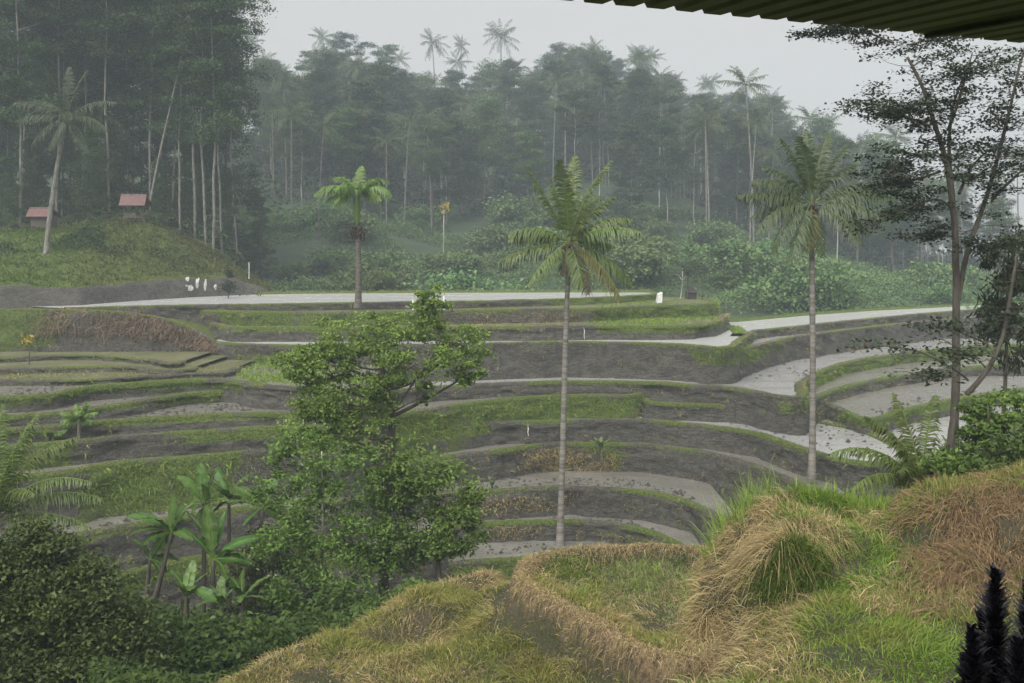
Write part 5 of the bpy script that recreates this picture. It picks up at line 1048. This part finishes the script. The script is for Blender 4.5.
# white scraps on the muddy bank by the pond
for k, (u, v, w, h, lab) in enumerate(((187, 285.5, .22, .2, 'smallest white scrap, at the outer end of the row on the muddy bank'), (191, 288, .55, .6, 'widest white scrap lying low on the muddy bank'), (198, 283, .3, 1.1, 'tall white scrap hanging down the muddy bank beside the widest one'), (206, 284, .25, .95, 'tall white scrap hanging nearer the dark sapling'), (216, 287, .22, .5, 'narrow white scrap next to the dark sapling on the bank'), (188, 279, .3, .5, 'slanting white scrap highest up on the muddy bank'))):
    d = float(np.interp(u, FU, FD))+.15; rg = np.random.default_rng(190+k); a = np.linspace(0, 6.28, 11)[:-1]; rr = 1+rg.normal(0, .25, 10)
    ring = np.stack([np.cos(a)*rr*w/2, -.12+.05*rg.normal(size=10)+.25*np.sin(a)*h/2, np.sin(a)*rr*h/2], 1)
    V = np.vstack([ring, ring+[0, .1, 0], [[0, -.2, 0], [0, .1, 0]]]); i = np.arange(10); j = (i+1) % 10
    g = Geo(); g.add(V, np.stack([i, i+10, j+10, j], 1), np.vstack([np.stack([i, j, np.full(10, 20)], 1), np.stack([j+10, i+10, np.full(10, 21)], 1)])); ob = g.build('white_scrap', M['scrap'], None, False, P(u, v, d)-[0, .1, 0]); tag(ob, lab, 'scrap', 'white scraps on the muddy bank')
# dark sapling at the pond edge
rg = np.random.default_rng(201); o = P(228, 301, 97.5); w_, c_ = Geo(), Geo(); w_.tube([(0, 0, -.3), (.05, 0, .9), (0, 0, 2.0), (.1, 0, 3.0)], [.06, .05, .04, .02], 6)
c_.leaves(np.vstack([rg.normal(0, .33, (230, 3))*[1, 1, .9]+[0, 0, 1.35], rg.normal(0, .22, (110, 3))+[.15, 0, 2.7]]), .36, .14, rg, .2, rg.uniform(0, .3, 340))
add_tree('sapling', w_, c_, M['darkbark'], M['silh'], o, 'dark ragged sapling standing at the edge of the upper pond', 'sapling')
# thin pole with a yellow tuft in front of the forest
o = P(443, 262, 158); o[2] = float(ground_z(o[0], o[1])); r = thing('tall_pole', o, 'tall thin pole with a pale yellow tuft in front of the misty forest', 'pole'); h = (HY-208)/F*158-o[2]
g = Geo(); g.tube([(0, 0, -.3), (.1, 0, h*.5), (.15, 0, h)], [.12, .1, .07], 6); g.build('shaft', M['palebark'], r, True)
g = Geo(); rg = np.random.default_rng(202); g.leaves(rg.normal(0, .38, (80, 3))+[.25, 0, h], .7, .3, rg, .2); g.build('tuft', M['yellow'], r)
# sapling with one yellow leaf
o = P(29, 368, 72); r = thing('sapling', o, 'small sapling with a drooping yellow top on the terrace below the brown hump', 'sapling'); g = Geo(); g.tube([(0, 0, -.1), (.03, 0, 1.0), (0, 0, 2.0)], [.04, .03, .02], 6); g.build('trunk', M['darkbark'], r, True)
g = Geo(); rg = np.random.default_rng(203); g.leaves(rg.normal(0, .14, (30, 3))*[1.6, 1, 1]+[-.1, 0, 2.0], .42, .2, rg, .3); g.build('crown', M['yellow'], r)
# rosette plant and small leafy plants on the walls
def rosette(u, v, d, n, L, W, label, mat, name='rosette_plant', el=(15, 80)):
    rg = np.random.default_rng(int(u)); r = thing(name, P(u, v, d), label, 'plant')
    s = Geo(); s.tube([(0, 0, -.3), (0, 0, .08)], [.08, .06], 7); s.build('stem', M['darkbark'], r)
    for k in range(n):
        e = rg.uniform(*el); g = banana_leaf(rg, L*rg.uniform(.8, 1.1), W, e, 35); o = link('leaf', g.mesh('leaf', mat, True), r); o.rotation_euler = (0, 0, k*2.4); o.location = (0, 0, .05)
rosette(666, 503, 63.5, 16, .95, .16, 'blue-green rosette plant on the terrace corner', M['agave'])
rosette(600, 449, 67.2, 12, .9, .3, 'leafy plant sprouting on the wall beside the palm trunk', M['bushleaf'], 'leafy_plant', (20, 85))
rosette(492, 487, 63.6, 8, .5, .14, 'small tuft plant at the terrace lip near the tree', M['bushleaf'], 'leafy_plant', (40, 85))

# ---- purple-black plant close to the viewer
def spire(root, base, top, r, n, rg):
    g = Geo(); b, t = np.array(base), np.array(top); g.tube(curve_pts(b, t, (.01, 0, 0)), np.linspace(.014, .006, 6), 6, np.array([.3]*3)); g.build('stem', M['purple'], root)
    s = rg.uniform(0, 1, n)**.8; a = np.arange(n)*2.4; rr = r*(1-.7*s**2.2)*rg.uniform(.6, 1.3, n); c = b+(t-b)*s[:, None]; d = nrm(np.stack([np.cos(a), np.sin(a), np.full(n, .35)+s+rg.normal(0, .25, n)], 1)); L = rr*rg.uniform(.8, 1.45, n)
    f = Geo(); sd = nrm(np.cross(d, [0, 0, 1.])); w = (.0085+.004*rg.uniform(size=n))[:, None]; m = c+d*L[:, None]*.55; e = c+d*L[:, None]; e[:, 2] -= L*.12
    V = np.stack([c-sd*w*.4, c+sd*w*.4, m+sd*w, m-sd*w, e+sd*w*.25, e-sd*w*.25], 1).reshape(-1, 3); q = np.arange(n)[:, None]*6
    f.add(V, np.vstack([q+[0, 1, 2, 3], q+[3, 2, 4, 5]]), None, np.repeat(np.repeat(rg.uniform(0, 1, n)[:, None], 3, 1), 6, 0)); f.build('foliage', M['purple'], root)
o = P(995, 720, 4.2); zb = -2.75; o[2] = zb; r = thing('purple_plant', o, 'purple-black leafy plant with pointed spires standing close to the straw bank view', 'plant'); rg = np.random.default_rng(211)
r['label'] = 'purple-black plant with pointed leafy spires close to the viewer'
for u, v, dd, rad, n in ((995, 572, 0, .075, 620), (972, 628, -.05, .06, 420), (982, 612, .1, .06, 420), (1018, 640, -.1, .07, 420), (1008, 655, .05, .06, 380), (965, 655, .06, .05, 300), (1030, 585, .15, .07, 500)):
    t = P(u, v, 4.2+dd)-o; bz = P(0, 770, 4.2)[2]-zb; spire(r, (t[0]*.8, t[1], bz), t, rad*1.75, int(n*1.0), rg)
    g = Geo(); g.tube([(t[0]*.3, t[1]*.3, 0), (t[0]*.8, t[1], bz)], .014, 6); g.build('stem', M['purple'], r)

# ---- corrugated roof edge overhead
r = thing('corrugated_roof', (0, 0, 0), 'olive-brown corrugated tin roof edge overhead, seen from below', 'roof')
E0, E1 = P(555, -.5, 2.45), P(1024, 43.5, 2.97); e = (E1-E0)/np.linalg.norm(E1-E0); pdir = nrm(np.array([e[1], -e[0], 0])+np.array([0, 0, -.06]))
pitch = .085; prof = [(0, 0), (.52, 0), (.66, .02), (.80, .02), (.94, 0)]; s = []; hh = []
for k in range(-30, 36):
    for a, b in prof: s.append((k+a)*pitch); hh.append(b)
s = np.array(s); hh = np.array(hh); t = np.linspace(0, 3.2, 24)
base = E0+s[:, None]*e; jag = fbm(np.stack([s*9, s*0, s*0], 1), 2, 7)*.004
G_ = base[:, None]+(t[None, :, None]+jag[:, None, None]*(t[None, :, None] < .01))*pdir+np.array([0, 0, 1.])*hh[:, None, None]
up_ = G_+[0, 0, .0025]; g = Geo(); g.grid(G_); g.grid(up_, flip=True); n_ = len(s); lip = np.stack([G_[:, 0], up_[:, 0]], 1); g.grid(lip); g.build('roof_sheet', M['tin'], r)
for s0, w_r in ((1.13, .012), (2.6, .03), (-1.2, .03)):
    g = Geo(); a = E0+e*s0+pdir*.02; b = a+pdir*3.1; sd = e*w_r; dn = np.array([0, 0, -.014]); up2 = np.array([0, 0, -.004])
    V = [a-sd+dn, a+sd+dn, b+sd+dn, b-sd+dn, a-sd+up2, a+sd+up2, b+sd+up2, b-sd+up2]; g.add(V, [[0, 1, 2, 3], [7, 6, 5, 4], [0, 4, 5, 1], [1, 5, 6, 2], [2, 6, 7, 3], [3, 7, 4, 0]]); g.build('rafter', M['tindark'], r)
EXPO = 1.7

# ------------------------------------------------------------------ air, light, camera
def rain_air():
    g = Geo(); g.box((-420, -30, -32), (420, 560, 90))
    m = bpy.data.materials.new('rainy air'); m.use_nodes = True; nt = m.node_tree
    nt.nodes.remove(nt.nodes['Principled BSDF']); v = nt.nodes.new('ShaderNodeVolumePrincipled')
    v.inputs['Color'].default_value = (.77, .88, .98, 1); v.inputs['Density'].default_value = HAZE; v.inputs['Anisotropy'].default_value = .0
    nt.links.new(v.outputs[0], nt.nodes['Material Output'].inputs['Volume'])
    tag(g.build('haze', m), kind='stuff')
HAZE = .00088
rain_air()
SUN_EL, SUN_ROT = math.radians(50), math.radians(205)
w = bpy.data.worlds.new('World'); SC.world = w; w.use_nodes = True; nt = w.node_tree
bg = nt.nodes['Background']; sky = nt.nodes.new('ShaderNodeTexSky'); sky.sky_type = 'NISHITA'; sky.sun_disc = False
sky.sun_elevation = SUN_EL; sky.sun_rotation = SUN_ROT; sky.air_density = 1.0; sky.dust_density = 6; sky.ozone_density = 1
hs = nt.nodes.new('ShaderNodeHueSaturation'); hs.inputs['Saturation'].default_value = .10; nt.links.new(sky.outputs[0], hs.inputs['Color'])
# unbroken rain cloud: evens the sky out, a little brighter towards the horizon gap
tc = nt.nodes.new('ShaderNodeTexCoord'); nz = nt.nodes.new('ShaderNodeTexNoise'); nz.inputs['Scale'].default_value = 1.6; nz.inputs['Detail'].default_value = 3
nt.links.new(tc.outputs['Generated'], nz.inputs['Vector'])
cr_ = nt.nodes.new('ShaderNodeMapRange'); cr_.inputs[3].default_value = 3.9; cr_.inputs[4].default_value = 4.7; nt.links.new(nz.outputs['Fac'], cr_.inputs[0])
cm = nt.nodes.new('ShaderNodeCombineColor')
for k_, f_ in enumerate((1.0, .985, .965)):
    mm = nt.nodes.new('ShaderNodeMath'); mm.operation = 'MULTIPLY'; mm.inputs[1].default_value = f_; nt.links.new(cr_.outputs[0], mm.inputs[0]); nt.links.new(mm.outputs[0], cm.inputs[k_])
mx = nt.nodes.new('ShaderNodeMix'); mx.data_type = 'RGBA'; mx.inputs[0].default_value = .82
nt.links.new(hs.outputs[0], mx.inputs[6]); nt.links.new(cm.outputs[0], mx.inputs[7]); nt.links.new(mx.outputs[2], bg.inputs['Color'])
bg.inputs['Strength'].default_value = .05
sl = bpy.data.lights.new('Sun', 'SUN'); sl.energy = 1.5; sl.angle = math.radians(60); sl.color = (1, .97, .93)
so = bpy.data.objects.new('sun', sl); COL.objects.link(so)
dirv = Vector((math.sin(SUN_ROT)*math.cos(SUN_EL), math.cos(SUN_ROT)*math.cos(SUN_EL), math.sin(SUN_EL)))
so.rotation_euler = dirv.to_track_quat('Z', 'Y').to_euler(); so.location = (0, 0, 90)
cd = bpy.data.cameras.new('camera'); cam = bpy.data.objects.new('camera', cd); COL.objects.link(cam)
cd.sensor_width = 36; cd.lens = 36*F/1024; cd.shift_y = (HY-341.5)/1024; cd.clip_start = .05; cd.clip_end = 3000
cam.location = (0, 0, 0); cam.rotation_euler = (math.radians(90), 0, 0); SC.camera = cam
SC.view_settings.view_transform = 'Standard'; SC.view_settings.look = 'None'; SC.view_settings.gamma = 1; SC.view_settings.exposure = EXPO if 'EXPO' in globals() else 0
SC.cycles.max_bounces = 6; SC.cycles.diffuse_bounces = 3; SC.cycles.glossy_bounces = 2; SC.cycles.transmission_bounces = 3; SC.cycles.volume_bounces = 1
SC.cycles.use_denoising = True; SC.cycles.denoiser = 'OPENIMAGEDENOISE'
SC.cycles.use_adaptive_sampling = True; SC.cycles.adaptive_threshold = .02; SC.cycles.caustics_reflective = False; SC.cycles.caustics_refractive = False
